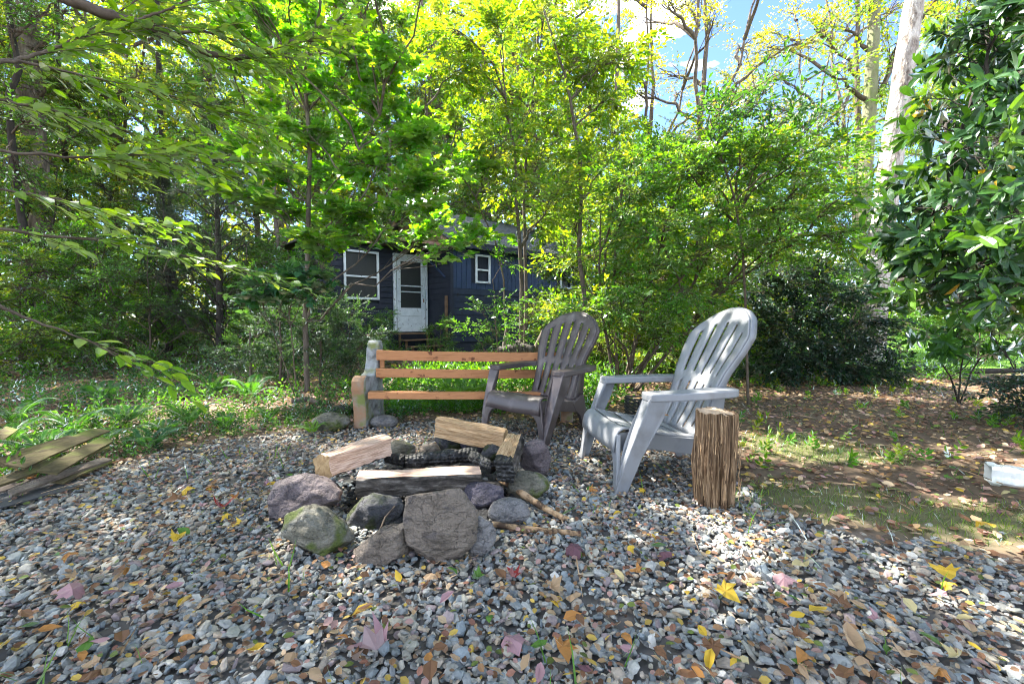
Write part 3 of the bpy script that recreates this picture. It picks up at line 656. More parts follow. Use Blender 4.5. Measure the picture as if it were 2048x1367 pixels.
# left log: near end lower left
splitlog('split_log','pale split log with ringed end resting on the left side of the fire ring',qz(646,930,2.12),qz(770,889,2.5),
   [(-.058,-.048),(.052,-.062),(.066,.02),(.02,.058),(-.045,.05)],{0},seed=3,taper=.97)
splitlog('split_log','long front log with dark rough bark facing the camera and a pale split top',qz(716,965,2.04),qz(960,957,2.14),
   [(.05,.045),(.055,-.02),(.035,-.06),(.0,-.068),(-.045,-.05),(-.062,.0),(-.055,.042)],{1,2,3,4,5},seed=9)
bpy.context.view_layer.update()
splitlog('split_log','knotty tan split log propped on the rear rocks of the ring',qz(876,852,2.9),qz(1010,880,2.78),
   [(-.05,-.065),(.055,-.055),(.06,.05),(.01,.075),(-.055,.06)],set(),wood='split2',seed=15)
splitlog('split_log','split log lying front to back at the right with a blackened near end',qz(1009,944,2.10),qz(1030,884,2.55),
   [(.042,-.05),(.042,.052),(-.035,.05),(-.052,.0),(-.035,-.055)],{2,3},seed=22,wood='split2',charend=0)
def limb(name,label,pts,rad,m,cat,group=None,sides=10,kn=.12):
    r=random.Random(label); P=[Vector(p) for p in pts]; Pf=[];Rf=[]
    n=len(P)
    for i in range(n-1):
        for k in range(6):
            f=k/6; Pf.append(P[i].lerp(P[i+1],f)); Rf.append((rad[i]+(rad[i+1]-rad[i])*f)*(1+r.uniform(-kn,kn)))
    Pf.append(P[-1]); Rf.append(rad[-1])
    b=MB(); b.tube(Pf,Rf,sides); o=b.build(name,m,None,smooth=True); tag(o,label,cat,group); return o
limb('charred_log','burnt black log cracked into squares lying in the ashes behind the front log',[qz(812,922,2.38),qz(880,915,2.4),qz(955,908,2.45)],[.036,.042,.04],M['char'],'burnt log',sides=12,kn=.16)
limb('charred_log','short burnt grey log stub under the right log in the ashes',[qz(945,912,2.3),qz(985,935,2.16)],[.032,.03],M['char'],'burnt log',sides=10)
limb('charred_log','short burnt chunk left of the long charred log',[qz(775,915,2.5),qz(812,920,2.42)],[.03,.034],M['char'],'burnt log',sides=10)
M['stick']=varied('stick_wood',[(.05,.03,.018),(.34,.22,.12),(.45,.32,.2)],10,.85,.7,30,(1,1,1),bdist=.006,lo=.42,hi=.62)
limb('stick','thicker burnt-ended stick leaning on the small grey rock right of the ring',[G(998,978)+[0,0,.06],G(1040,1004)+[0,0,.05],G(1085,1026)+[0,0,.03],G(1128,1045)+[0,0,.02]],[.016,.018,.015,.012],M['stick'],'stick','sticks beside the fire ring')
limb('stick','thin straight stick lying on the gravel below the small grey rock',[G(984,1056)+[0,0,.02],G(1050,1066)+[0,0,.018],G(1110,1070)+[0,0,.018],G(1162,1076)+[0,0,.018]],[.012,.014,.012,.010],M['stick'],'stick','sticks beside the fire ring')
limb('stick','thin dark twig leaning against the biggest ring rock',[G(752,1095)+[0,0,.03],G(775,1060)+[0,-.03,.07],G(800,1040)+[0,-.08,.10]],[.005,.004,.003],M['twig'],'stick','sticks beside the fire ring',sides=6)
# ash and charcoal
def disc(name,cx,cy,rx,ry,z,m,n=40,kind=None,bump=.01):
    V=[(cx,cy,z)];Fc=[]
    for r in range(1,9):
        for k in range(n):
            a=2*math.pi*k/n; q=r/8*(1+.08*math.sin(3*a+1)+.05*math.sin(7*a)); x=cx+rx*q*math.cos(a); y=cy+ry*q*math.sin(a)
            V.append((x,y,z+bump*noise.noise(Vector((x*9,y*9,1)))-(.02 if r==8 else 0)))
    for k in range(n): Fc.append((0,1+k,1+(k+1)%n))
    for r in range(7):
        for k in range(n): a=1+r*n+k; c=1+r*n+(k+1)%n; Fc.append((a,a+n,c+n,c))
    b=MB(); b.add(V,Fc); return b.build(name,m,None,smooth=True,kind=kind)
M['ash']=varied('ash',[(.012,.012,.013),(.045,.042,.04),(.14,.13,.12)],12,.95,1,60,bdist=.01,lo=.4,hi=.75)
disc('ash_bed',-.40,2.3,.48,.55,.012,M['ash'],kind='stuff',bump=.03)
a,b_,c=stones(1300,(-.9,.12),(1.78,2.85),.036,np.random.default_rng(5),.012,lambda x,y:np.hypot((x+.40)/.46,(y-2.28)/.5)<1)
c=c*0+np.repeat(np.random.default_rng(6).choice([.012,.02,.035,.16],len(a)//12,p=[.45,.3,.19,.06])[:,None],12,0)
link('charcoal',mesh_np('charcoal',a,b_,M['stone'],c),kind='stuff')
# ------------------------------------------------------------------ standing round of wood
def stump():
    base=G(1440,1018); cx,cy=(1440-1024)*pxm(base[1]+.06)+.0,base[1]+.075
    t=thing('wood_stump','upright weathered chunk of split firewood standing right of the grey chair','log',(cx,cy,0),0)
    H=.455; n=140; L_=60; V=[];Fc=[]
    for l in range(L_+1):
        f=l/L_
        for k in range(n):
            a=2*math.pi*k/n
            r=.089*(1+.07*math.sin(2*a+.6)+.05*math.sin(5*a+1))
            q=Vector((math.cos(a)*7,math.sin(a)*7,f*.5)); r+=.018*noise.noise(q)+  .016*noise.noise(Vector((math.cos(a)*19,math.sin(a)*19,f*.9)))+.008*noise.noise(Vector((math.cos(a)*45,math.sin(a)*45,f*1.4)))+.004*noise.noise(Vector((math.cos(a)*80,math.sin(a)*80,f*3)))
            # deep split on the camera side
            da=abs((a-R_(292)+math.pi)%(2*math.pi)-math.pi)+.12*noise.noise(Vector((1,2,f*3)))
            r-=.060*max(0,1-da/.20)
            da2=abs((a-R_(262)+math.pi)%(2*math.pi)-math.pi)+.1*noise.noise(Vector((5,2,f*4))); r-=.016*max(0,1-da2/.10)*(f<.7)
            r+=.02*max(0,1-abs(f-.48)/.3)*max(0,math.cos(a-R_(205)))
            r*=1-.10*max(0,(.12-f)/.12)*(1+math.sin(3*a))*.5
            z=f*H
            if l==L_: z+=.010*noise.noise(Vector((math.cos(a)*3,math.sin(a)*3,4)))+ -.02*max(0,math.cos(a-R_(340)))
            if l==0: z+=.0
            V.append((r*math.cos(a),r*math.sin(a),z))
    for l in range(L_):
        for k in range(n): a=l*n+k;c=l*n+(k+1)%n; Fc.append((a,c,c+n,a+n))
    b=MB(); b.add(V,Fc,0)
    o=b.build('side',woodmat('weathered_wood',[(.035,.02,.012),(.16,.10,.055),(.40,.28,.17)],stretch=(26,26,1.0)),t)
    # top: rings of vertices with rough sawn relief
    V2=[]; F2=[]; m=10
    top=V[L_*n:]
    for j in range(m+1):
        s=1-j/m*.98
        for k in range(n):
            x,y,z=top[k]; zz=z*(1 if j==0 else 1)+(.005*noise.noise(Vector((x*s*40,y*s*90,0))) if j else 0); V2.append((x*s,y*s,H+(z-H)*s+(zz-z)))
    for j in range(m):
        for k in range(n): a=j*n+k;c=j*n+(k+1)%n; F2.append((a,c,c+n,a+n))
    F2.append(tuple(m*n+k for k in range(n)))
    b=MB(); b.add(V2,F2); b.build('top',varied('sawn_top',[(.25,.17,.10),(.50,.38,.26)],25,.9,.6,50,(1,3,1),bdist=.004),t)
    # loose splinters
    b=MB(); r=random.Random(4)
    for i in range(46):
        a=R_(r.uniform(190,350)); z=r.uniform(.02,.4); rr=.105+r.uniform(-.004,.004); h=r.uniform(.02,.09); p=Vector((rr*math.cos(a),rr*math.sin(a),z))
        b.tube([p,p+Vector((math.cos(a)*r.uniform(0,.008),math.sin(a)*.006,h))],[r.uniform(.001,.003),.0006],4)
    b.build('splinters',M['split2'],t,kind='stuff')
stump()
# ------------------------------------------------------------------ black slatted crate behind the grey chair
M['black']=varied('black_plastic',[(.012,.012,.013),(.03,.03,.03)],8,.45,.1,60)
def crate():
    p=G(1303,846); d=3.35; x=(1303-1024)*pxm(d); t=thing('crate','low black slatted plastic crate behind the seat of the grey chair','crate',(x,d,0),.12)
    W,D,H=.30,.26,.30
    for sx in(-1,1):
        for sy in(-1,1): b=MB(); b.box((sx*(W/2-.012),sy*(D/2-.012),H/2),(.024,.024,H)); b.build('post',M['black'],t,bevel=.003)
    for k in range(6):
        z=.155+k*.026
        for s in(-1,1):
            b=MB(); b.box((0,s*(D/2+.005),z),(W,.008,.013)); b.build('slat',M['black'],t)
            b=MB(); b.box((s*(W/2+.005),0,z),(.008,D,.013)); b.build('slat',M['black'],t)
    for s in(-1,1):
        for k in range(4):
            b=MB(); x0=-W/2+k*W/4; b.tube([(x0,s*D/2,.03),(x0+W/4,s*D/2,.14)],.005,5); b.tube([(x0+W/4,s*D/2,.03),(x0,s*D/2,.14)],.005,5); b.build('brace',M['black'],t)
    b=MB(); b.box((0,0,.02),(W-.02,D-.02,.012)); b.build('bottom',M['black'],t)
crate()
# ------------------------------------------------------------------ white downspout elbow at the right edge
def pipe():
    p=G(1972,966); m=varied('white_vinyl',[(.50,.52,.50),(.72,.73,.70)],7,.5,.1,50,second=((.28,.3,.2),6,.58,.7))
    A=G(1975,965); B=G(2120,985)
    t=thing('downspout','white ribbed vinyl downspout piece lying on the leaf litter','downspout',(A[0],A[1],0),math.atan2(B[1]-A[1],B[0]-A[0]))
    b=MB(); V=[];Fc=[]; sec=[]
    w_,h=.10,.085
    for i in range(0,31):
        x=i*.0145; k=1+(.07 if i%5 in(1,2) else 0)+(.12 if i<3 else 0); y0=0
        for (a,c) in [(-w_/2+.01,0),(-.015,.004),(.015,.004),(w_/2-.01,0),(w_/2,.012),(w_/2-.004,h/2),(w_/2,h-.012),(w_/2-.01,h),(.015,h-.006),(-.015,h-.006),(-w_/2+.01,h),(-w_/2,h-.012),(-w_/2+.004,h/2),(-w_/2,.012)]:
            V.append((x,a*k,(c-h/2)*k+h/2+.012))
    n=14
    for i in range(30):
        for k in range(n): Fc.append((i*n+k,(i+1)*n+k,(i+1)*n+(k+1)%n,i*n+(k+1)%n))
    b.add(V,Fc); o=b.build('shell',m,t); s=o.modifiers.new('s','SOLIDIFY'); s.thickness=.003
    for x in (.06,.20,.34):
        b=MB(); b.box((x,0,h+.012),(.008,w_*.9,.006)); b.build('rib',m,t)
pipe()
# ------------------------------------------------------------------ boards and dark sheet at the left
M['mossboard']=varied('mossy_board',[(.035,.027,.016),(.10,.08,.036),(.14,.125,.055)],5,.95,.8,22,(3,.6,3),bdist=.008,second=((.12,.14,.03),5,.5,.62))
M['tar']=varied('tar_sheet',[(.03,.032,.037),(.05,.05,.055)],6,.7,.3,60,second=((.25,.17,.10),3.2,.55,.62))
def board(label,A,B,w_,th,m,roll=0,name='board',grp='old boards piled at the left edge of the gravel',jag=True):
    A=Vector(A);B=Vector(B); x=(B-A).normalized(); z=Vector((0,0,1)); z=(z-x*z.dot(x)).normalized(); z=Matrix.Rotation(roll,3,x)@z; y=z.cross(x); Lg=(B-A).length
    r=random.Random(label); n=12; V=[];Fc=[]
    for i in range(n+1):
        f=i/n
        wv=w_/2*(1+(.0 if not jag else r.uniform(-.05,.05))); bow=.006*math.sin(f*math.pi)
        e=(r.uniform(-.02,.02) if i in(0,n) else 0)
        for a,c in ((-wv,0),(wv,0),(wv,th),(-wv,th)):
            V.append(x*(f*Lg+(e*(1 if a>0 else -1)))+y*a+z*(c+bow))
    for i in range(n):
        for k in range(4): Fc.append((i*4+k,i*4+(k+1)%4,(i+1)*4+(k+1)%4,(i+1)*4+k))
    Fc+=[(0,3,2,1),(n*4,n*4+1,n*4+2,n*4+3)]
    b=MB(); b.add(V,Fc); o=b.build(name,m,None,loc=A); tag(o,label,'board',grp); return o
def gl(u,v,z): p=G(u,v,0); return Vector((p[0],p[1],0))+Vector((0,0,z))
board('mossy board on top of the pile at the left edge',gl(30,985,.13),gl(205,905,.15),.085,.012,M['mossboard'],.35)
board('mossy board second from the top of the left pile',gl(95,985,.10),gl(215,915,.115),.075,.012,M['mossboard'],.42)
board('long mossy board with a dark split edge in the middle of the left pile',gl(-10,1000,.075),gl(205,925,.09),.07,.014,M['mossboard'],.25)
board('narrow board with ragged end, third from the top of the left pile',gl(0,965,.10),gl(150,915,.12),.08,.012,M['mossboard'],.5)
board('dark weathered board wedged low in the left pile',gl(20,1008,.045),gl(215,938,.055),.06,.014,M['bark'],.2)
board('short yellowish mossy board at the front of the left pile',gl(115,978,.03),gl(220,935,.045),.07,.010,M['mossboard'],.12)
board('dark rotten board under the mossy boards near the black sheet',gl(-60,1005,.02),gl(120,960,.03),.10,.012,M['bark'],.1)
board('thin bleached board sticking out behind the mossy boards',gl(-60,955,.10),gl(25,905,.16),.06,.012,M['mossboard'],.5)
# sheet
P=[gl(-160,1062,0),gl(-60,1040,0),gl(5,1026,0),gl(90,1000,0),gl(170,978,0),gl(176,972,0),gl(150,965,0),gl(60,962,0),gl(-40,968,0),gl(-190,985,0)]
b=MB(); b.prism([(p.x,p.y,.018+.006*math.sin(i)) for i,p in enumerate(P)],(0,0,.006)); o=b.build('tar_sheet',M['tar']); tag(o,'flat black roofing sheet with brown scuffs lying on the gravel at the left','roofing sheet')
# ------------------------------------------------------------------ logs in the undergrowth
limb('fallen_log','dark rotten log lying behind the bench beside the brown chair',[Q(1000,700,6.2),Q(1035,694,6.1),Q(1068,698,6.0)],[.05,.085,.05],M['logbark'],'log',sides=12,kn=.2)
limb('fallen_log','small bark-brown log lying in the ferns left of the bench',[gl(583,812,.05),gl(615,809,.06),gl(642,812,.04)],[.025,.03,.025],M['bark'],'log',kn=.15)
limb('fallen_branch','long dark fallen branch lying across the shade at the right by the lawn',[gl(1790,752,.12),gl(1840,748,.10),gl(1880,742,.08),gl(1920,748,.05),gl(2120,752,.1)],[.02,.05,.055,.05,.03],M['barkdark'],'branch')
limb('post','thin broken stake standing in the undergrowth behind the bench',[Q(1008,700,6.6),Q(1010,680,6.6),Q(1014,655,6.6)],[.03,.03,.025],M['bark'],'stake')
limb('post','slanting dead stub of trunk behind the brown chair',[Q(1070,704,6.4),Q(1078,685,6.4),Q(1090,660,6.4)],[.06,.05,.04],M['bark'],'stake')
b=MB(); b.box((0,0,0),(1.5,.14,.2),j=.01); o=b.build('timber_edging',M['split'],None,loc=Q(1945,641,17.5),bevel=.02); tag(o,'pale timber beam lying at the far edge of the lawn','timber')
# ------------------------------------------------------------------ cabin
th=R_(40); CP=(-1.595,11.77,0)
hs=thing('cabin','dark blue wooden cabin with a peeling white screen door among the trees','cabin',CP,th)
M['blue']=varied('blue_paint',[(.014,.022,.04),(.026,.038,.064)],5,.75,.3,40,second=((.02,.02,.022),8,.6,.75))
M['blue2']=varied('blue_panel_paint',[(.022,.042,.09),(.036,.06,.12)],5,.7,.2,40)
M['navy']=varied('dark_paint',[(.016,.02,.032),(.028,.034,.05)],5,.8,.3,40)
M['white']=varied('peeling_white_paint',[(.55,.6,.62),(.72,.76,.78)],8,.6,.3,60,second=((.16,.15,.14),11,.62,.66))
M['tanboard']=varied('tan_boards',[(.16,.10,.05),(.38,.27,.15)],6,.85,.5,30,(3,3,.6))
M['shingle']=varied('roof_shingle',[(.07,.075,.08),(.15,.155,.16)],12,.95,.5,80,second=((.08,.1,.04),3,.6,.7))
M['steel']=varied('rusty_edge',[(.22,.09,.05),(.32,.2,.16)],12,.7,.3,40)
M['glass']=mat('dark_glass',(.015,.02,.02),.08,spec=.8)
M['screen']=varied('insect_screen',[(.018,.02,.02),(.03,.034,.032)],40,.55,.1,200)
M['dark']=mat('dark_interior',(.004,.004,.004),.9)
def hb(name,c,d,m,parent=None,bev=0,j=0): 
    b=MB(); b.box(c,d,j=j); return b.build(name,M[m],parent or hs,bevel=bev)
# core walls (inner sheathing) of the wing and of the lean-to with the door
hb('wall',(2.75,2.25,1.475),(5.4,4.4,2.95),'navy')
hb('wall',(-1.575,2.9,1.425),(3.05,3.3,2.85),'navy')
def clap(x0,x1,y,z0,z1,step,m,holes=(),nrm=-1):
    z=z0
    while z<z1-.01:
        segs=[(x0,x1)]
        for (a,b_,c,d_) in holes:
            if z+step>c+.01 and z<d_-.01:
                ns=[]
                for s in segs:
                    if b_<=s[0] or a>=s[1]: ns.append(s)
                    else:
                        if a>s[0]: ns.append((s[0],a))
                        if b_<s[1]: ns.append((b_,s[1]))
                segs=ns
        for s in segs:
            b=MB(); h=step-.012; yo=y-.006
            V=[(s[0],yo,z),(s[1],yo,z),(s[1],yo-.028,z),(s[0],yo-.028,z),(s[0],yo,z+h),(s[1],yo,z+h),(s[1],yo-.010,z+h),(s[0],yo-.010,z+h)]
            b.add(V,[(0,1,2,3),(4,7,6,5),(3,2,6,7),(0,4,5,1),(0,3,7,4),(1,5,6,2)]); b.build('plank',M[m],hs)
        z+=step
win1=(.76,1.27,1.93,2.72); win2=(4.14,4.70,1.93,2.72)
clap(.0,5.45,.05,.30,1.74,.185,'blue')
def vert(x0,x1,y,z0,z1,wd,m,holes):
    x=x0
    while x<x1-.01:
        zs=[(z0,z1)]
        for a,b_,c,d_ in holes:
            if x+wd>a+.01 and x<b_-.01: zs=[(z0,c),(d_,z1)]
        for z_ in zs: hb('plank',(x+wd/2,y-.016,(z_[0]+z_[1])/2),(wd-.012,.02,z_[1]-z_[0]-.004),m)
        x+=wd
vert(0,5.45,.05,1.76,2.98,.16,'blue2',[win1,win2])
door=(-1.13,-.10,.56,2.68); winL=(-2.45,-1.53,1.43,2.68)
clap(-3.12,-.012,1.24,.45,2.84,.15,'navy',[door,winL])
hb('corner_board',(-.02,.02,1.62),(.09,.09,2.72),'navy')
hb('side_wall_panel',(-.012,.62,1.62),(.03,1.12,2.7),'navy')
for k in range(16):
    hb('plank',(-.04,.64,.45+k*.155),(.02,1.12,.14),'navy')
def window(x0,x1,y,z0,z1,rail=None,fr=.055,m='white',gm='glass'):
    f=hb('window',((x0+x1)/2,y+.03,(z0+z1)/2),(x1-x0,.02,z1-z0),gm)
    for c,d in ((((x0+fr/2),y-.03,(z0+z1)/2),(fr,.05,z1-z0)),(((x1-fr/2),y-.03,(z0+z1)/2),(fr,.05,z1-z0)),(((x0+x1)/2,y-.03,z0+fr/2),(x1-x0-2*fr-.004,.05,fr)),(((x0+x1)/2,y-.03,z1-fr/2),(x1-x0-2*fr-.004,.05,fr))):
        hb('frame',c,d,m,f,.004)
    if rail:
        hb('sash_rail',((x0+x1)/2,y-.02,rail),(x1-x0-2*fr-.004,.035,.045),m,f,.003)
    return f
window(winL[0],winL[1],1.20,winL[2],winL[3],2.02,gm='screen')
window(win1[0],win1[1],.03,win1[2],win1[3],2.3)
window(win2[0],win2[1],.03,win2[2],win2[3],2.3)
# door
dx0,dx1=-1.03,-.16
df=hb('door_frame',(-1.085,1.18,1.61),(.07,.08,2.1),'white',None,.004)
hb('door_frame',(-.125,1.18,1.61),(.05,.08,2.1),'white',None,.004)
hb('door_frame',(-.605,1.18,2.67),(1.03,.08,.07),'white',None,.004)
dr=hb('door',((dx0+dx1)/2,1.20,.575+.33),(dx1-dx0-.02,.035,.66),'white',None,.003)
for c,d in (((dx0+.065,1.195,1.60),(.11,.04,2.05)),((dx1-.065,1.195,1.60),(.11,.04,2.05)),(((dx0+dx1)/2,1.195,2.575),(.62,.04,.13)),(((dx0+dx1)/2,1.19,1.84),(.62,.03,.03)),(((dx0+dx1)/2,1.19,1.68),(.62,.03,.03)),(((dx0+dx1)/2,1.178,1.02),(.62,.02,.012)),(((dx0+dx1)/2,1.178,.84),(.62,.02,.012))):
    hb('stile' if d[2]>1 else 'rail',c,d,'white',dr,.003)
hb('screen',((dx0+dx1)/2,1.215,1.88),(.66,.01,1.30),'screen',dr)
hb('handle',(dx1-.06,1.16,1.45),(.02,.03,.10),'steel',dr)
hb('outlet_box',(-1.33,1.185,.87),(.13,.03,.085),'white',None,.004); 
hb('sill_board',(-1.9,1.12,.42),(1.1,.12,.07),'white')
M['oldwood']=varied('step_wood',[(.10,.06,.035),(.27,.17,.10)],6,.9,.5,30)
for k,(z,y) in enumerate(((.53,1.0),(.36,.78),(.19,.56))):
    hb('step',(-.62+.08*k,y,z),(1.05,.24,.035),'oldwood',None,.003)
    for s in(-1,1): hb('riser_post',(-.62+.08*k+s*.42,y,z/2-.01),(.05,.05,z-.02),'oldwood')
hb('post',(-.10,.15,.95),(.06,.06,1.2),'oldwood')
# brace
b=MB(); b.tube([(-.10,1.1,2.62),(-.06,.25,2.05)],.03,6); b.build('brace',M['blue2'],hs)
# lean-to roof and its drip edge
b=MB(); b.prism([(-3.3,.93,2.86),(-.03,.93,2.86),(-.03,4.6,3.0),(-3.3,4.6,3.0)],(0,0,.05)); b.build('lean_to_roof',M['shingle'],hs)
b=MB(); b.prism([(-1.6,-.05,2.84),(-.035,-.05,2.84),(-.035,.90,2.86),(-1.6,.90,2.86)],(0,0,.045)); b.build('porch_roof',M['shingle'],hs)
hb('drip_edge',(-.82,-.065,2.86),(1.6,.02,.08),'steel')
hb('drip_edge',(-1.66,.915,2.885),(3.28,.02,.07),'steel')
# gable wall boards (facing the camera's left), clipped to the triangle
for k in range(29):
    y0=.02+k*.155; yc=y0+.075; zt_=3.0+1.28*(1-abs(yc-2.25)/2.25)
    hb('gable_board',(-.015,yc,(2.9+zt_)/2),(.03,.143,zt_-2.9),'tanboard')
# main roof: two slopes made of shingle courses
rise=1.36; run=2.55
for side in(-1,1):
    nrow=18
    for k in range(nrow):
        f0=k/nrow; f1=(k+1.35)/nrow
        y0=2.25+side*run*(1-f0); z0=2.86+.10+rise*f0; y1=2.25+side*run*(1-min(1,f1)); z1=2.86+.10+rise*min(1,f1)
        b=MB(); xs=[-.28+i*.3 for i in range(21)]; V=[];Fc=[]
        for i,x in enumerate(xs):
            dz=random.uniform(0,.006); V+=[(x,y0,z0+.02+dz),(x,y1,z1+.012)]
        n=len(xs); V+=[(x,y,z-.018) for x,y,z in V]
        for i in range(n-1): Fc+=[(2*i,2*i+2,2*i+3,2*i+1),(2*n+2*i,2*n+2*i+1,2*n+2*i+3,2*n+2*i+2),(2*i,2*n+2*i,2*n+2*i+2,2*i+2)]
        b.add(V,Fc); b.build('shingle_course',M['shingle'],hs)
for x in (-.29,5.75):
    for side in(-1,1):
        b=MB(); b.prism([(x,2.25,4.30),(x,2.25+side*run,2.94),(x,2.25+side*run,2.80),(x,2.25,4.16)],(.03,0,0)); b.build('rake_board',M['tanboard'],hs)
hb('fascia',(2.73,-.29,2.88),(6.0,.025,.15),'navy')
# ------------------------------------------------------------------ plants
def trunk_line(pts,r0,r1,rg,amp=.02,n=14):
    pts=[np.asarray(p,float) for p in pts]; out=[]
    k=max(2,n//(len(pts)-1))
    for i in range(len(pts)-1):
        s=wander(pts[i],pts[i+1],k+1,amp,rg); out.append(s if i==len(pts)-2 else s[:-1])
    P=np.concatenate(out); return (P,np.linspace(r0,r1,len(P)))
def wood_obj(name,lines,m,parent,sides=8,origin=(0,0,0)):
    V,Fc=tubes_np(lines,sides); return link(name,mesh_np(name,V-np.array(origin),Fc,m,None,True),parent)
def rough_trunk(name,P,R,m,parent,sides=26,amp=.06,fs=7):
    """thick trunk with bark relief"""
    V,Fc=tubes_np([(P,R)],sides); c=np.repeat(P,sides,0); Rr=np.repeat(R,sides)[:,None]
    d=V-c; nn=np.array([noise.noise(Vector((v[0]*fs*2,v[1]*fs*2,v[2]*fs*.6)))+.5*noise.noise(Vector((v[0]*fs*5,v[1]*fs*5,v[2]*fs*1.6))) for v in V])[:,None]
    V=c+d*(1+amp*nn*1.6); return link(name,mesh_np(name,V,Fc,m,None,False),parent)
def X(u,d): return (u-1024)*pxm(d)
def zat(v,d): return Q(1024,v,d)[2]
def blob(u,v,d,ru,rv,rd=None):     # a clump of foliage centred where the photo shows it, real metres
    p=Q(u,v,d); a=ru*pxm(d); b=rv*pxm(d); return (p[0],p[1],p[2],a,rd if rd else a*.8,b)
# --- generic crowns, one mesh per kind, shared by its copies
def proto_tree(seed,H,zlo,R,nb,nsub,ntw,nl,size,kind,pal,r0,lmat,wmat,fork=0,tw=.5,shape='oval',lean=0,flat=.8,droop=.15):
    rg=np.random.default_rng(seed); tr=[]
    top=np.array([lean,rg.normal(0,.2),H*.95]); tr.append(trunk_line([(0,0,-.1),(lean*.2,0,H*.35),(lean*.6,rg.normal(0,.15),H*.65),top],r0,r0*.18,rg,.03,18))
    for k in range(fork):
        a=rg.uniform(0,6.28); z0=H*rg.uniform(.3,.55); s=np.array([lean*.4,0,z0]); e=np.array([math.cos(a)*R*.7+lean,math.sin(a)*R*.7,H*rg.uniform(.8,.95)])
        tr.append(trunk_line([s,(s+e)/2+np.array([math.cos(a)*.2,math.sin(a)*.2,-.3]),e],r0*.5,r0*.12,rg,.05,12))
    bl=[]
    for k in range(nb):
        f=(k+.5)/nb; z=zlo+(H-zlo)*f
        prof={'oval':math.sin(math.pi*(.12+.86*f))**.7,'cone':1.02-f,'wide':1-.5*f,'top':.35+.65*math.sin(math.pi*min(1,f*1.05))}[shape]
        a=k*2.399+rg.uniform(-.4,.4); r=R*prof*rg.uniform(.35,1)**.6
        rb=R*.34*(prof*.6+.4)
        bl.append((lean*z/H+r*math.cos(a),r*math.sin(a),z+rg.normal(0,.2),rb,rb,rb*.6))
    lf,wd=grow(tr,bl,rg,nsub,ntw,nl,size,kind,pal,tw=tw,flat=flat,br=r0*.35,subr=r0*.10+.004,twr=.004,droop=droop,zmin=.1,nz=.45)
    V,Fc,C=leafmesh(lf['kind'],lf['P'],lf['R'],lf['S'],lf['C'])
    cr=mesh_np('crown',V,Fc,lmat,C); Vb,Fb=wd; wm=mesh_np('trunk',Vb,Fb,wmat,None,True)
    return cr,wm
PR={}
PR['tall']=proto_tree(101,17,5.5,3.4,30,16,6,6,.19,'quad',BG,.17,M['leaf'],M['bark'],fork=2,tw=.6)
PR['tall2']=proto_tree(102,20,8,3.8,26,13,6,6,.19,'quad',YG,.2,M['leaf'],M['bark'],fork=1,tw=.7,shape='top')
PR['sparse']=proto_tree(103,15,5,3.0,20,10,5,5,.12,'quad',[(.22,.22,.03),(.17,.21,.03),(.26,.24,.05)],0.14,M['leaf'],M['bark'],fork=2,tw=.6,shape='top')
PR['mid']=proto_tree(104,8.5,1.2,2.3,30,15,6,6,.12,'quad',YG+MG,.07,M['leaf'],M['bark'],fork=1,tw=.42)
PR['mid2']=proto_tree(105,7,.6,2.1,30,15,6,6,.11,'quad',MG+BG,.06,M['leaf'],M['barkdark'],fork=2,tw=.4,shape='wide')
PR['bush']=proto_tree(106,3.2,.2,1.5,20,12,6,6,.075,'oval',MG,.03,M['leaf'],M['twig'],fork=4,tw=.3,shape='wide')
PR['bushy']=proto_tree(107,2.6,.15,1.4,20,12,6,6,.075,'oval',YG,.025,M['leaf'],M['twig'],fork=4,tw=.3,shape='oval')
def place(kind,u,d,s,rz,label,cat='tree',name='tree',group='trees of the woodland',zs=None,x=None):
    cr,wm=PR[kind]; xx=X(u,d) if x is None else x
    t=thing(name,label,cat,(xx,d,float(ground_z(xx,d))),rz,group); t.scale=(s,s,s if zs is None else zs)
    c=link('crown' if cat=='tree' else 'foliage',cr,t); w_=link('trunk' if cat=='tree' else 'stems',wm,t); return t
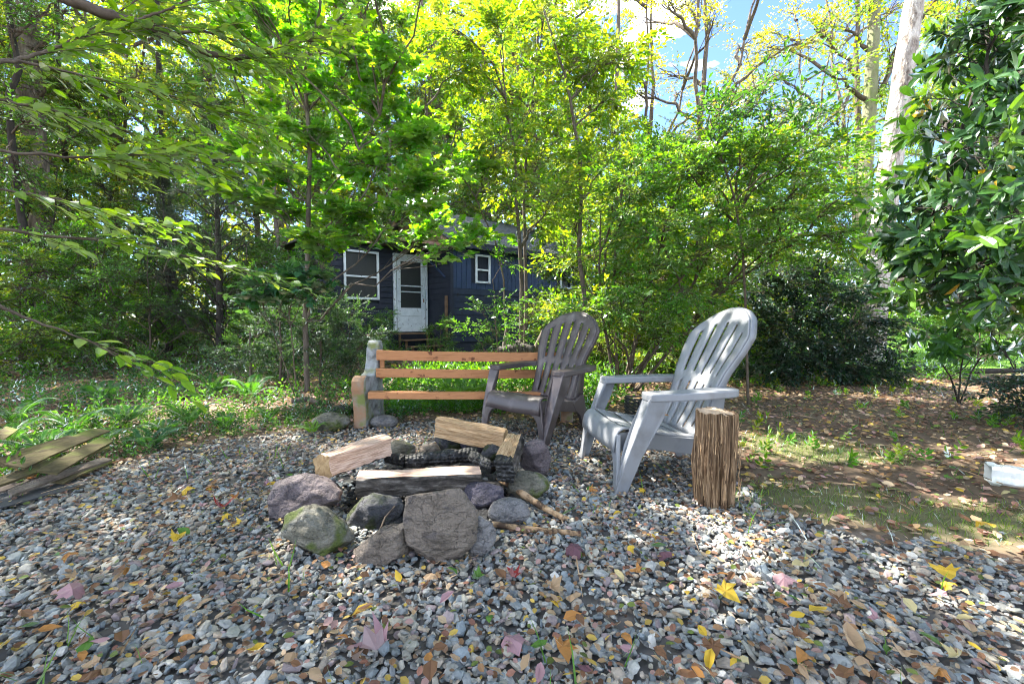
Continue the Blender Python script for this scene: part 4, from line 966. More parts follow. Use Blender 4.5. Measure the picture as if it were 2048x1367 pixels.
T=[('tall',-60,19,1.0,'tall tree with yellow-green crown at the far left edge'),
 ('tall2',150,23,1.0,'tall pale-barked tree rising behind the dark crooked trunk at upper left'),
 ('tall',330,20,.95,'tall tree whose crown fills the gap above the dark hemlock'),
 ('tall2',520,26,1.0,'tall pale tree seen beyond the maple sapling trunk on its left'),
 ('tall',700,22,1.05,'tall tree standing behind the cabin lean-to, left of its gable'),
 ('tall2',840,27,1.05,'tall pale tree rising directly behind the cabin gable'),
 ('tall',960,21,1.0,'tall tree with leafy crown behind the shingle roof'),
 ('tall2',1120,25,1.0,'tall yellow-crowned tree beyond the right end of the cabin'),
 ('sparse',1290,17,1.0,'thin leaning grey tree with few yellow leaves at the left side of the blue sky'),
 ('sparse',1390,16,1.12,'forked bare-looking tree with brown trunk in the middle of the blue sky'),
 ('sparse',1580,19,.95,'slim tree with a broken-looking trunk low in the blue sky gap'),
 ('sparse',1700,15,1.1,'mossy-barked tree with yellow leaves just left of the thick pale trunk'),
 ('tall2',1890,24,1.0,'tall tree with yellow crown behind the rhododendron top'),
 ('tall',2080,26,1.0,'tall tree beyond the lawn at the right edge'),
 ('tall',-260,15,1.0,'tall tree outside the left edge reaching over the undergrowth'),
 ('tall2',-120,12,.8,'tall slim tree close to the left edge behind the overhanging branches'),
 ('sparse',1480,28,1.15,'distant sparse tree low on the horizon in the blue sky gap'),
 ('tall',640,15,.8,'tall light green tree above the lean-to roof, behind the maple'),('tall',240,14,.85,'tall light green tree between the left trunk and the hemlock'),('tall',1080,17,.85,'tall light green tree behind the many-stemmed young beech'),('mid',780,15,1.3,'light green tree showing just left of the cabin gable'),('mid',60,12,1.0,'young leafy tree behind the thick ivy-ringed trunk at left'),
 ('mid',230,13,.95,'young yellow-green tree between the left trunk and the hemlock'),
 ('mid2',420,12,.9,'bushy young tree close behind the dark hemlock'),
 ('mid',560,11,1.0,'young tree filling in behind the maple sapling'),
 ('mid2',690,16,1.1,'bushy tree peeping over the lean-to roof'),
 ('mid',880,18.5,1.15,'young tree just behind the cabin ridge'),
 ('mid',1040,17,1.15,'young bright tree behind the right slope of the shingle roof'),
 ('mid2',1190,10.5,.72,'bushy small tree at the right end of the blue wall'),
 ('mid',1330,13,.72,'low young tree behind the arching shrub, under the forked tree'),
  ('mid2',1560,24,.8,'low bushy tree left of the thick pale trunk base'),
 ('mid',1840,22,.8,'young tree beyond the lawn behind the rhododendron'),
 ('mid2',1990,25,.8,'dark bushy tree at the far end of the lawn, right side'),
 ('mid',-120,9.5,.85,'young tree leaning in from the left edge over the undergrowth'),
 ('mid2',130,9.5,.62,'small bushy tree low at left beneath the overhanging branches'),
 ]
rr=random.Random(3)
for k,u,d,s,l in T: place(k,u,d,s,rr.uniform(0,6.28),l)
S=[('bush',40,7.2,.75,'dark green shrub at the left edge behind the ferns'),('bush',190,8.2,.85,'thin-stemmed shrub with light showing through its stems, at left'),
 ('bush',300,7.6,.72,'shrub left of the hemlock stem with brown leaf litter under it'),('bush',440,9.2,.9,'shrub right behind the hemlock'),
 ('bush',590,8.2,.72,'shrub in the gap under the maple sapling, left of the window'),('bushy',-80,6.2,.8,'light green shrub reaching in at the left edge'),
 ('bushy',1250,7.2,1.05,'yellow-green shrub behind the brown chair back, right of the blue wall'),('bushy',1400,7.6,1.05,'yellow-green shrub above and behind the grey chair'),
 ('bushy',1330,9.2,1.5,'tall yellow-green shrub under the forked tree in the sky gap'),('bush',1470,9.4,1.35,'tall green shrub rising behind the arching shrub at its right half'),('bushy',1215,8.4,1.15,'tall light green shrub at the far right end of the cabin wall'),('bush',1560,8.6,1.15,'green shrub behind the dark weeping bush'),('bush',1690,10.2,.95,'shrub at the left edge of the lawn by the thick trunk'),
 ('bush',985,9.6,.28,'low shrub in front of the blue siding'),('bush',880,9.0,.30,'low leafy shrub hiding the foot of the cabin steps'),
 ('bush',1110,9.2,.38,'shrub in front of the blue siding below the second window'),('bush',1960,8.8,.55,'small dark shrub on the shaded edge of the lawn at right'),('bush',760,8.6,.34,'low shrub under the outlet box left of the steps')]
for k,u,d,s,l in S: place(k,u,d,s,rr.uniform(0,6.28),l,'shrub','shrub','shrubs of the undergrowth')
# --- far wood: reads as one mass
def farwood():
    rg=np.random.default_rng(55); n=52000
    a=rg.uniform(-1.25,1.25,n); d=rg.uniform(30,48,n); x=np.sin(a)*d; y=np.cos(a)*d
    h=9.5+3*np.sin(a*5+1)+2*np.sin(a*11)+1.5*np.sin(a*23+2); h=np.where((a>.25)&(a<.75),h*.62,h); h=np.where((a>.70)&(a<1.2),h*.85,h)
    z=h*rg.uniform(0,1,n)**.85+rg.normal(0,.5,n)
    P=np.stack([x,y,np.maximum(z,.2)],-1); D=rg.normal(size=(n,3)); D[:,2]*=.4; Nn=rg.normal(size=(n,3))+np.array([0,-.2,1.2])
    c=pick([(.13,.18,.03),(.09,.14,.03),(.17,.19,.04),(.07,.12,.03)],n,rg,.3)
    V,Fc,C=leafmesh('quad',P,frames(D,Nn),rg.uniform(.3,.75,n),c)
    link('far_woodland',mesh_np('far_woodland',V,Fc,M['leaf'],C),kind='stuff')
farwood()
# --- thick trunk at the right and the one at the left
def big_trunk(label,pts,r0,r1,m,blobs,seed,pal,cat='tree',size=.12,sides=26,amp=.06,br=.05):
    rg=np.random.default_rng(seed); P,Rr=trunk_line(pts,r0,r1,rg,.006,44)
    b=P[0]; t=thing('tree',label,cat,tuple(b),0,'trees of the woodland')
    o=rough_trunk('trunk',P-b,Rr,m,t,sides,amp)
    if blobs:
        lf,wd=grow([(P[len(P)//3:],Rr[len(Rr)//3:]*.3)],blobs,rg,10,5,6,size,'quad',pal,tw=.5,br=br,subr=.012,twr=.004)
        leaf_thing(t,lf,wd,0,origin=tuple(b),fname='crown')
    return t
d=7.6
big_trunk('thick straight tree with pale flaky bark rising at the right beside the rhododendron',[(X(1742,d),d,-.1),(X(1752,d),d,zat(500,d)),(X(1775,d),d,zat(250,d)),(X(1803,d),d,zat(-20,d)),(X(1830,d),d+.3,zat(-600,d))],.20,.115,M['barkpale'],
  [blob(1840,-300,7.8,150,80),blob(1700,-350,8,160,80),blob(1900,-200,7,130,60),blob(1640,-220,7.5,90,50)],5,BG,amp=.05)
d=11
big_trunk('tall mossy grey-green trunk behind and left of the thick pale trunk',[(X(1716,d),d,-.1),(X(1722,d),d,zat(200,d)),(X(1722,d),d,zat(-100,d)),(X(1730,d),d,zat(-400,d))],.17,.08,M['barkmoss'],
  [blob(1690,60,11,80,50),blob(1760,30,11.5,60,50),blob(1660,150,10.8,60,40),blob(1700,-40,11,90,50),blob(1760,160,11,50,40)],6,YG,size=.11)
d=10.5
big_trunk('thick ivy-ringed brown trunk at the left behind the overhanging branches',[(X(92,d),d,-.1),(X(88,d),d,zat(400,d)),(X(84,d),d,zat(150,d)),(X(80,d),d,zat(-200,d))],.27,.2,M['bark'],
  [blob(90,170,10.2,60,30),blob(80,90,10.4,70,40),blob(60,-40,10,110,60),blob(150,20,10.5,90,50)],7,YG,size=.12)
d=8.4
big_trunk('dark crooked slim tree leaning at the far left',[(X(62,d),d,-.1),(X(60,d),d,zat(480,d)),(X(44,d),d,zat(270,d)),(X(44,d),d,zat(190,d)),(X(66,d),d,zat(140,d)),(X(52,d),d,zat(30,d)),(X(60,d),d,zat(-160,d))],.062,.04,M['barkdark'],
  [blob(30,60,8.2,60,30),blob(100,20,8.5,70,40),blob(60,240,8.2,60,30),blob(20,330,8.2,50,30)],8,MG,size=.09,sides=14,br=.02)
d=13
for i,(u,l,m_) in enumerate(((150,'thin dark stem right of the thick ivy-ringed trunk','barkdark'),(345,'slim straight dark trunk in the leaves above the hemlock','barkdark'),(565,'pale straight trunk in the gap left of the maple sapling','barkpale'),(938,'bent grey-brown trunk arching behind the leaves above the cabin','bark'),(975,'straight grey trunk behind the shingle roof','bark'),(1235,'slim trunk half hidden above the arching shrub','bark'))):
    dd=(13,12,17,18,17,14)[i]; k=(0,0,0,1,0,0)[i]
    big_trunk(l,[(X(u+10,dd),dd,-.1),(X(u,dd),dd,zat(380,dd)),(X(u-8-60*k,dd),dd,zat(200,dd)),(X(u-4-90*k,dd),dd,zat(-60,dd))],.09+.05*(i in(2,3,4)),.05,M[m_],None,20+i,BG,sides=14)
# --- hemlock
def hemlock(label,u,d,H,R,seed,z0=.6,n=34):
    rg=np.random.default_rng(seed); x=X(u,d); tr=trunk_line([(x,d,-.1),(x+.05,d,H*.5),(x,d,H)],.07,.01,rg,.01,16); bl=[]
    for k in range(n):
        f=k/n; z=z0+(H-z0)*f; a=k*2.4; r=R*(1-f)**.8
        for q in (.45,.85): bl.append((x+r*q*math.cos(a),d+r*q*math.sin(a),z-.10*r*q,R*.24*(1.15-f),R*.24*(1.15-f),.10))
    t=thing('hemlock',label,'conifer tree',(x,d,0),0,'hemlocks')
    lf,wd=grow([tr],bl,rg,7,5,16,.034,'needle',[(.018,.045,.018),(.028,.065,.022),(.035,.08,.025)],tw=.28,spread=1.15,droop=.12,nz=.15,br=.012,subr=.004,twr=.002)
    leaf_thing(t,lf,wd,0,M['conifer'],M['barkdark'],origin=(x,d,0),fname='needles')
hemlock('dark hemlock standing left of the cabin behind the low dark shrub',437,7.6,4.6,1.35,31,.9)
hemlock('darker hemlock left of the other one with bare lower stem',335,8.6,3.9,1.2,32,.9,26)
# --- low dark small-leaved shrub left of the bench
def shrub(name,label,stems,blobs,seed,nbig=0,lmat='leaf',wmat='twig',cat='shrub',group=None,**k):
    rg=np.random.default_rng(seed); o=stems[0][0][0]; tr=[trunk_line(p,a,b,rg,.03,14) for p,a,b in stems]
    t=thing(name,label,cat,(o[0],o[1],0),0,group); lf,wd=grow(tr,blobs,rg,**k)
    leaf_thing(t,lf,wd,nbig,M[lmat],M[wmat],origin=(o[0],o[1],0)); return t
def st(u,d,v,u0=None,d0=None,r=(.02,.008),mid=None):
    d0=d0 or d; a=(X(u0 or u,d0),d0,-.05); b=tuple(Q(u,v,d)); 
    m=tuple(Q(mid[0],mid[1],(d+d0)/2)) if mid else ((a[0]+b[0])/2,(a[1]+b[1])/2,(a[2]+b[2])/2)
    return ([a,m,b],r[0],r[1])
shrub('shrub','low dense dark blue-green small-leaved shrub left of the bench under the window',[st(560,5.6,640),st(640,5.7,640),st(500,5.5,660),st(700,5.8,650)],
  [blob(u,v,5.5+.12*((i*7)%5),52,34,.35) for i,(u,v) in enumerate([(480,690),(520,650),(560,690),(600,640),(640,690),(680,650),(720,690),(560,620),(650,615),(700,625),(740,670),(500,720),(580,725),(650,730),(715,725),(610,675),(450,720)])],
  41,nsub=16,ntw=9,nl=9,size=.030,kind='oval',pal=[(.016,.05,.028),(.025,.07,.036),(.035,.085,.045)],tw=.16,subr=.003,twr=.0012,br=.008,droop=.05,nz=.5)
# --- weeping dark shrub at the right
shrub('shrub','dark weeping bush with glossy leaves behind the grey chair at right',[st(1640,6.3,560,1640,6.4),st(1580,6.0,580,1620,6.4),st(1720,6.4,590,1660,6.4)],
  [blob(u,v,5.9+.15*((i*5)%5),55,38,.4) for i,(u,v) in enumerate([(1510,580),(1550,540),(1600,560),(1650,540),(1700,580),(1540,630),(1600,620),(1660,620),(1720,640),(1760,680),(1560,680),(1620,680),(1690,690),(1500,640),(1745,720),(1650,725),(1590,725),(1700,730),(1530,730),(1780,745)])],
  42,lmat='waxy',nsub=14,ntw=8,nl=7,size=.062,kind='oval',pal=[(.008,.028,.016),(.014,.04,.02),(.02,.05,.022)],tw=.22,subr=.004,twr=.0015,br=.012,droop=.35,nz=.4)
# --- maple sapling
MB_=[(520,60),(640,40),(720,90),(590,150),(680,180),(780,140),(520,230),(600,260),(700,270),(800,230),(860,280),(480,300),(560,340),(660,350),(760,340),(850,360),(930,330),(700,420),(620,430),(540,410),(640,480),(740,470),(460,370),(880,440),(960,470),(830,410)]
shrub('maple_sapling','young maple with slender pale trunk and flat layers of green leaves left of the cabin',
  [([(X(612,5.4),5.4,-.05),tuple(Q(616,500,5.4)),tuple(Q(620,300,5.4)),tuple(Q(608,150,5.35)),tuple(Q(640,20,5.3)),tuple(Q(650,-180,5.2))],.034,.012),([tuple(Q(620,420,5.4)),tuple(Q(700,330,5.2)),tuple(Q(760,230,5.1))],.010,.005),([tuple(Q(610,190,5.35)),tuple(Q(560,80,5.2)),tuple(Q(530,-40,5.1))],.010,.005)],
  [blob(u,v,4.9+.22*((i*3)%5),66,20,.5) for i,(u,v) in enumerate(MB_)]+[(-2.6,3.7,4.0,.7,.7,.25),(-1.7,4.1,4.2,.7,.7,.25),(-2.2,4.6,4.5,.7,.7,.25),(-1.2,3.6,4.3,.6,.6,.2),(-3.2,4.2,4.3,.7,.7,.25),(-1.0,4.5,4.6,.6,.6,.2),(-2.9,3.2,4.7,.6,.6,.2),(-1.9,3.2,4.6,.6,.6,.2),(-.4,4.2,4.4,.6,.6,.2)],  # last clumps: unseen canopy added above the view to shade the chairs
  43,nbig=260,cat='tree',group=None,wmat='bark',nsub=16,ntw=6,nl=5,size=.080,kind='maple',pal=MAP+[(.10,.23,.02),(.15,.26,.02)],tw=.16,spread=1.2,droop=.1,nz=.2,br=.010,subr=.0035,twr=.0015,flat=.7)
shrub('maple_sapling','small low maple sapling with pale blue-green leaves left of the window',[st(575,4.9,560,590,5.0,(.010,.004)),st(520,4.9,585,590,5.0,(.008,.003))],
  [blob(u,v,4.8,48,14,.35) for u,v in [(530,560),(580,545),(610,580),(550,595),(500,590),(630,555)]],
  44,nbig=60,cat='tree',nsub=10,ntw=5,nl=4,size=.075,kind='maple',pal=[(.03,.10,.05),(.045,.13,.06)],tw=.13,spread=1.2,droop=.12,nz=.2,br=.006,subr=.0025,twr=.0012)
# --- centre saplings in front of the wall (several stems)
CB=[(1000,60),(1080,30),(1150,70),(1040,130),(1120,150),(1200,120),(980,180),(1060,220),(1160,230),(1230,200),(1000,290),(1090,300),(1180,310),(1240,290),(1020,370),(1110,380),(940,250),(920,140),(1080,440),(1150,420),(900,60),(860,90),(1260,120)]
shrub('understory_tree','bright yellow-green many-stemmed young beech in front of the cabin wall',
  [([(X(1040,6.2),6.2,-.05),tuple(Q(1040,500,6.0)),tuple(Q(1030,300,5.8)),tuple(Q(1000,100,5.6))],.035,.008),([(X(1046,6.2),6.2,-.05),tuple(Q(1048,420,6.1)),tuple(Q(1060,200,6)),tuple(Q(1090,20,5.9))],.028,.007),([(X(1035,6.2),6.2,-.05),tuple(Q(990,480,6.0)),tuple(Q(900,300,5.6)),tuple(Q(840,180,5.4))],.014,.005),([(X(1150,6.0),6.0,-.05),tuple(Q(1170,600,5.9)),tuple(Q(1160,300,5.7)),tuple(Q(1130,150,5.5)),tuple(Q(1090,30,5.4))],.04,.008)],
  [blob(u,v,5.4+.2*((i*3)%5),62,30,.5) for i,(u,v) in enumerate(CB)],
  45,nbig=220,cat='tree',wmat='bark',nsub=17,ntw=6,nl=6,size=.075,kind='beech',pal=YG+[(.15,.21,.02)],tw=.26,droop=.15,br=.012,subr=.004,twr=.0015)
shrub('sapling','thin sapling with narrow drooping leaves in front of the dark siding',[st(985,5.6,560,1000,5.8,(.010,.004)),st(1075,5.6,600,1000,5.8,(.008,.003))],
  [blob(u,v,5.6,38,24,.3) for u,v in [(960,620),(1020,600),(1060,625),(990,655),(1040,665),(935,655),(1010,520)]],
  46,cat='tree',nsub=6,ntw=4,nl=6,size=.055,kind='oval',pal=MG,tw=.24,droop=.25,br=.006,subr=.0025,twr=.0012)
# --- large arching shrub, centre right
AB=[(1250,350),(1300,330),(1360,310),(1420,290),(1480,310),(1540,290),(1600,310),(1650,320),(1260,400),(1320,370),(1390,340),(1450,330),(1520,320),(1590,340),(1660,330),(1240,470),(1290,460),(1340,440),(1410,420),(1480,400),(1550,410),(1620,410),(1690,390),(1245,540),(1300,530),(1350,520),(1420,500),(1490,480),(1560,480),(1630,470),(1240,600),(1300,590),(1370,590),(1440,570),(1200,620),(1280,650),(1340,660),(1420,640),(1690,470)]
shrub('arching_shrub','huge tangled arching shrub filling the space behind the two chairs',
  [st(u,dd,v,u0,5.6,(.022,.006),mid) for u,dd,v,u0,mid in [(1250,4.9,330,1240,(1230,520)),(1400,4.7,250,1250,(1330,450)),(1540,4.8,280,1260,(1420,460)),(1650,4.9,330,1270,(1480,520)),(1480,4.6,420,1255,(1390,560)),(1200,5.0,420,1235,(1200,560)),(1360,4.6,560,1250,(1290,620)),(1560,4.8,500,1265,(1420,600))]],
  [blob(u,v,4.4+.3*((i*3)%6),64,42,.55) for i,(u,v) in enumerate(AB)],
  47,nbig=260,nsub=14,ntw=8,nl=7,size=.056,kind='oval',pal=MG+YG+MG+[(.09,.17,.03)],tw=.24,droop=.18,br=.012,subr=.0038,twr=.0014,nz=.5)
shrub('shrub','thin sapling with dark green leaves standing against the blue sky',[([(X(1500,4.6),4.6,0),tuple(Q(1470,400,4.4)),tuple(Q(1420,240,4.2)),tuple(Q(1560,140,4.1))],.014,.004)],
  [blob(u,v,4.2,40,20,.3) for u,v in [(1440,220),(1500,200),(1550,165),(1410,255),(1580,235),(1640,235)]],
  48,nsub=8,ntw=5,nl=6,size=.06,kind='oval',pal=[(.025,.08,.025),(.035,.10,.03)],tw=.24,droop=.1,br=.008,subr=.003,twr=.0013)
# --- rhododendron at the right
RB=[(2060,-40),(2080,40),(2000,60),(1945,120),(2080,120),(2010,160),(1930,210),(1890,230),(2070,230),(1990,260),(1930,300),(2080,330),(2010,360),(1940,390),(1880,400),(2080,430),(1990,450),(1920,470),(1860,470),(2070,520),(1990,540),(1920,540),(1870,520),(2140,200),(2160,400),(2140,520),(2050,580),(1970,585),(1900,575)]
rg=np.random.default_rng(61)
RO=(4.9,3.3)
tr=[trunk_line(p,a,b,rg,.04,16) for p,a,b in [([(4.9,3.3,-.05),(4.4,3.2,.9),tuple(Q(2120,480,2.8)),tuple(Q(1900,330,2.5))],.06,.012),([(4.9,3.3,-.05),(4.5,3.3,1.2),tuple(Q(2120,250,2.8)),tuple(Q(1960,120,2.6))],.06,.012),([(4.9,3.3,-.05),(4.2,3.2,.9),tuple(Q(2100,560,2.9)),tuple(Q(1900,545,2.9)),tuple(Q(1800,560,3.0))],.035,.01),([(4.9,3.3,-.05),tuple(Q(2130,600,3.3)),tuple(Q(1960,590,3.1)),tuple(Q(1860,620,3.1))],.03,.008)]]
t=thing('rhododendron','large glossy-leaved rhododendron overhanging the scene from the right edge','shrub',(4.9,3.3,0),0)
lf,wd=grow(tr,[blob(u,v,2.35+.25*((i*3)%6),50,36,.40) for i,(u,v) in enumerate(RB)],rg,nsub=10,ntw=3,nl=8,size=.100,kind='rhodo',pal=[(.02,.06,.014),(.03,.085,.018),(.04,.11,.02),(.025,.07,.018),(.08,.17,.02),(.016,.05,.014)],tw=.10,whorl=True,br=.013,subr=.004,twr=.0028,nz=.5)
lf['P']+=rg.normal(0,.012,lf['P'].shape); 
dd=lf['R'][:,:,1]+rg.normal(0,.28,(len(lf['P']),3))+np.array([-.25,0,-.18]); lf['R']=frames(dd,lf['R'][:,:,2]+rg.normal(0,.35,dd.shape)+np.array([0,0,.5]))
yel=rg.uniform(0,1,len(lf['P']))<.012; lf['C'][yel]=(.5,.30,.04)
leaf_thing(t,lf,wd,295,M['waxy'],M['barkdark'],origin=(4.9,3.3,0))
t=thing('rhododendron','small straggly young rhododendron in front of the sunlit lawn','shrub',(X(1925,4.6),4.6,0),0)
x0=X(1925,4.6)
rg=np.random.default_rng(62)
tr=[trunk_line(p,.009,.004,rg,.05,8) for p in [[(x0,4.6,0),tuple(Q(1925,720,4.4)),tuple(Q(1915,665,4.3))],[(x0,4.6,0),tuple(Q(1880,700,4.3)),tuple(Q(1865,670,4.2))],[(x0,4.6,0),tuple(Q(1980,690,4.4)),tuple(Q(1985,660,4.3))],[(x0+.3,4.5,0),tuple(Q(2030,740,4.2)),tuple(Q(2010,700,4.2))]]]
lf,wd=grow(tr,[blob(u,v,4.25,18,12,.15) for u,v in [(1915,668),(1868,680),(1980,670),(1900,700),(2010,700),(1960,700),(2040,690)]],rg,nsub=3,ntw=2,nl=7,size=.13,kind='rhodo',pal=[(.03,.09,.02),(.04,.12,.025)],tw=.05,whorl=True,br=.006,subr=.004,twr=.003)
leaf_thing(t,lf,wd,80,M['waxy'],M['barkdark'],origin=(x0,4.6,0))
shrub('shrub','dark leafy shrub on the ground at the right edge under the rhododendron',[st(2060,3.6,760,2070,3.8,(.01,.004))],[blob(u,v,3.7,40,20,.3) for u,v in [(2010,790),(2060,770),(2100,810),(2050,820),(1990,760),(2110,760)]],63,lmat='waxy',nsub=9,ntw=5,nl=6,size=.05,kind='oval',pal=[(.012,.035,.018),(.02,.05,.024)],tw=.2,droop=.2,br=.006,subr=.003,twr=.0013)
# --- near branches overhanging from the upper left
rg=np.random.default_rng(71)
NL=[]
def nb(pts,d0,d1,r0,r1):
    P=np.array([Q(u,v,d0+(d1-d0)*i/(len(pts)-1)) for i,(u,v) in enumerate(pts)])
    t=np.linspace(0,len(pts)-1,len(pts)*5); i=np.minimum(t.astype(int),len(pts)-2); f=(t-i)[:,None]
    Ps=P[i]*(1-f)+P[i+1]*f; Ps[1:-1]=(Ps[:-2]+Ps[1:-1]*2+Ps[2:])/4; Ps+=rg.normal(0,.002,Ps.shape); NL.append((Ps,np.linspace(r0,r1,len(Ps)))); return Ps
b1=nb([(-260,-260),(-60,-100),(110,-10),(219,31),(272,44),(338,68),(408,105),(470,118),(526,105),(575,83),(645,81),(689,22)],1.55,2.3,.026,.004)
b2=nb([(338,68),(400,62),(456,75)],1.9,1.95,.008,.003); b3=nb([(272,42),(320,25),(392,-6)],1.8,1.9,.006,.003)
b4=nb([(456,112),(478,184),(496,215),(520,260)],2.1,2.15,.005,.002)
b5=nb([(-240,160),(-20,128),(48,118),(132,88),(193,57),(280,-5)],1.4,1.9,.009,.003)
b6=nb([(-20,124),(44,122),(162,151),(281,175),(351,193),(440,230)],1.5,1.9,.006,.002)
b7=nb([(-260,300),(0,300),(145,316),(246,307),(351,314),(461,322)],1.3,1.9,.006,.002)
b8=nb([(-300,440),(0,458),(110,474),(263,483),(400,520),(518,544)],1.3,2.1,.007,.002)
b9=nb([(-260,560),(-40,590),(60,640),(140,665),(215,700)],1.1,1.35,.006,.0015)
b10=nb([(-300,150),(-100,180),(60,210),(220,250),(330,290)],1.3,1.8,.006,.002)
b11=nb([(-300,360),(-60,370),(80,390),(200,420),(300,440)],1.35,1.9,.006,.002)
b12=nb([(-200,-150),(100,-60),(300,-40),(520,-60),(760,-80)],1.5,2.6,.012,.004)
TP=[];TD=[]
for Pb,nn,t0 in ((b1,46,.25),(b2,7,.3),(b3,7,.3),(b4,9,.2),(b5,22,.3),(b6,24,.2),(b7,22,.25),(b8,20,.25),(b9,4,.55),(b10,20,.3),(b11,14,.3),(b12,44,.2)):
    t=rg.uniform(t0,1,nn); t[0]=1; p=samp(Pb,t); dr=norm(samp(Pb,np.minimum(t+.05,1))-samp(Pb,np.maximum(t-.05,0))); sd=norm(np.cross(dr,[0,0,1.]))
    s=np.where(rg.uniform(size=(nn,1))<.5,1,-1); TP.append(p); TD.append(dr*1.0+sd*s*rg.uniform(.3,.9,(nn,1))+np.array([.25,0,-.12])+rg.normal(0,.15,(nn,3)))
TP=np.concatenate(TP);TD=np.concatenate(TD)
lf,(A,B)=twigs(TP,TD,rg.uniform(.16,.34,len(TP)),7,.062,'beech',rg,[(.10,.20,.015),(.13,.23,.015),(.08,.18,.015),(.17,.26,.02)],.95,.10,.16)
V1,F1=tubes_np(NL,7); V3,F3=prisms(A,B,.0018,.0008)
# the tree it belongs to stands just outside the left edge; its unseen crown clumps are placed to shade the gravel
trn=[trunk_line([(-3.3,1.2,-.1),(-3.2,1.25,1.8),(-2.9,1.3,3.4),(-2.6,1.4,6.5)],.12,.04,rg,.02,16),trunk_line([(-3.2,1.25,1.6),(-2.6,1.35,2.2),tuple(b1[0])],.05,.027,rg,.02,10),trunk_line([(-3.25,1.22,1.2),(-2.4,1.3,1.5),tuple(b5[0])],.02,.01,rg,.02,8)]
t=thing('overhanging_tree','leafy tree whose near branches with backlit leaves hang in from the upper left corner','tree',(-3.3,1.2,0),0)
OV=[(-2.4,.6,4.0,.9,.9,.4),(-1.2,1.0,4.4,.9,.9,.35),(-2.4,1.6,5.0,1,1,.4),(-3.6,1.2,4.6,.9,.9,.4),(-.4,1.6,4.9,.8,.8,.3),(-1.4,-.4,4.3,.9,.9,.35),(-.2,.4,4.9,.8,.8,.3),(-3.9,2.3,3.0,.8,.8,.4),(-4.3,1.0,3.4,.9,.9,.4),(-3.4,.0,3.2,.8,.8,.35),(-1.0,2.0,5.6,.8,.8,.3)]
lf2,wd=grow(trn,OV,rg,nsub=9,ntw=5,nl=6,size=.075,kind='oval',pal=MG+YG,tw=.28,br=.02,subr=.005,twr=.0018)
Vw=np.concatenate([V1,V3,wd[0]]); Fw=[F1,F3+len(V1),wd[1]+len(V1)+len(V3)]; Fw=np.concatenate(Fw)
leaf_thing(t,lf,(Vw,Fw),300,origin=(-3.3,1.2,0))
o=np.array((-3.3,1.2,0)); V,Fc,C=leafmesh('oval',lf2['P']-o,lf2['R'],lf2['S'],lf2['C']); f=link('crown',mesh_np('crown',V,Fc,M['leaf'],C),t,kind='stuff')
# shade trees outside the frame on the left and behind the camera, as the wood goes on there
for x,y,s,k,l in ((-9,3,.9,'tall','tall tree outside the left edge beside the clearing'),(-12,7,1,'tall2','tall pale tree outside the left edge deep in the wood'),(3,-7,.9,'tall','tall tree behind the camera to the right'),(7.5,1.5,.8,'mid','young tree outside the right edge past the rhododendron')):
    place(k,0,y,s,x*3.1,l,x=x)
# ------------------------------------------------------------------ ground cover
def inview(x,y,m=1.25): return np.abs(x)<y*m+.8
def scatter(n,xr,yr,rg,mask):
    x=rg.uniform(*xr,n); y=rg.uniform(*yr,n); k=mask(x,y)&inview(x,y); return x[k],y[k]
# fallen leaves, one loose layer
def litter():
    rg=np.random.default_rng(81)
    pal=[(.26,.15,.075),(.17,.09,.05),(.33,.22,.12),(.10,.055,.035),(.42,.32,.2),(.24,.12,.085),(.42,.30,.07),(.30,.19,.17),(.15,.09,.06),(.12,.16,.04),(.36,.27,.18),(.22,.14,.09)]
    parts=[]
    for n,xr,yr,mask,s0,ly in ((26000,(-3.6,3.6),(.4,4.2),lambda x,y:inpoly(x,y,GRAVEL)&(np.hypot(x+.42,y-2.28)>.62)&(fbm(x,y,2.5,77)+.25*(y-1.3)>-.75),.024,.028),
       (52000,(-6.5,7.0),(1.4,9.0),lambda x,y:(~inpoly(x+.1*fbm(x,y,5,3),y,GRAVEL))&(lawn_mask(x,y)<.3)&(moss_mask(x,y)<.9),.042,.014),
       (15000,(-16,14),(6,18),lambda x,y:(lawn_mask(x,y)<.3),.095,.012)):
        x,y=scatter(n,xr,yr,rg,mask); m=len(x); z=ground_z(x,y)+ly*rg.uniform(.3,1.2,m)
        a=rg.uniform(0,6.28,m); D=np.stack([np.cos(a),np.sin(a),rg.normal(0,.22,m)],-1); Nn=np.stack([rg.normal(0,.38,m),rg.normal(0,.38,m),np.ones(m)],-1)
        parts.append((np.stack([x,y,z],-1),frames(D,Nn),s0*rg.uniform(.45,1.35,m),pick(pal,m,rg,.3)*(1.0 if s0<.03 else 1.3)))
    P=np.concatenate([p[0] for p in parts]);Rm=np.concatenate([p[1] for p in parts]);S=np.concatenate([p[2] for p in parts]);C=np.concatenate([p[3] for p in parts])
    V,Fc,Cc=leafmesh('round',P,Rm,S,C); link('fallen_leaves',mesh_np('fallen_leaves',V,Fc,M['dry'],Cc),kind='stuff')
litter()
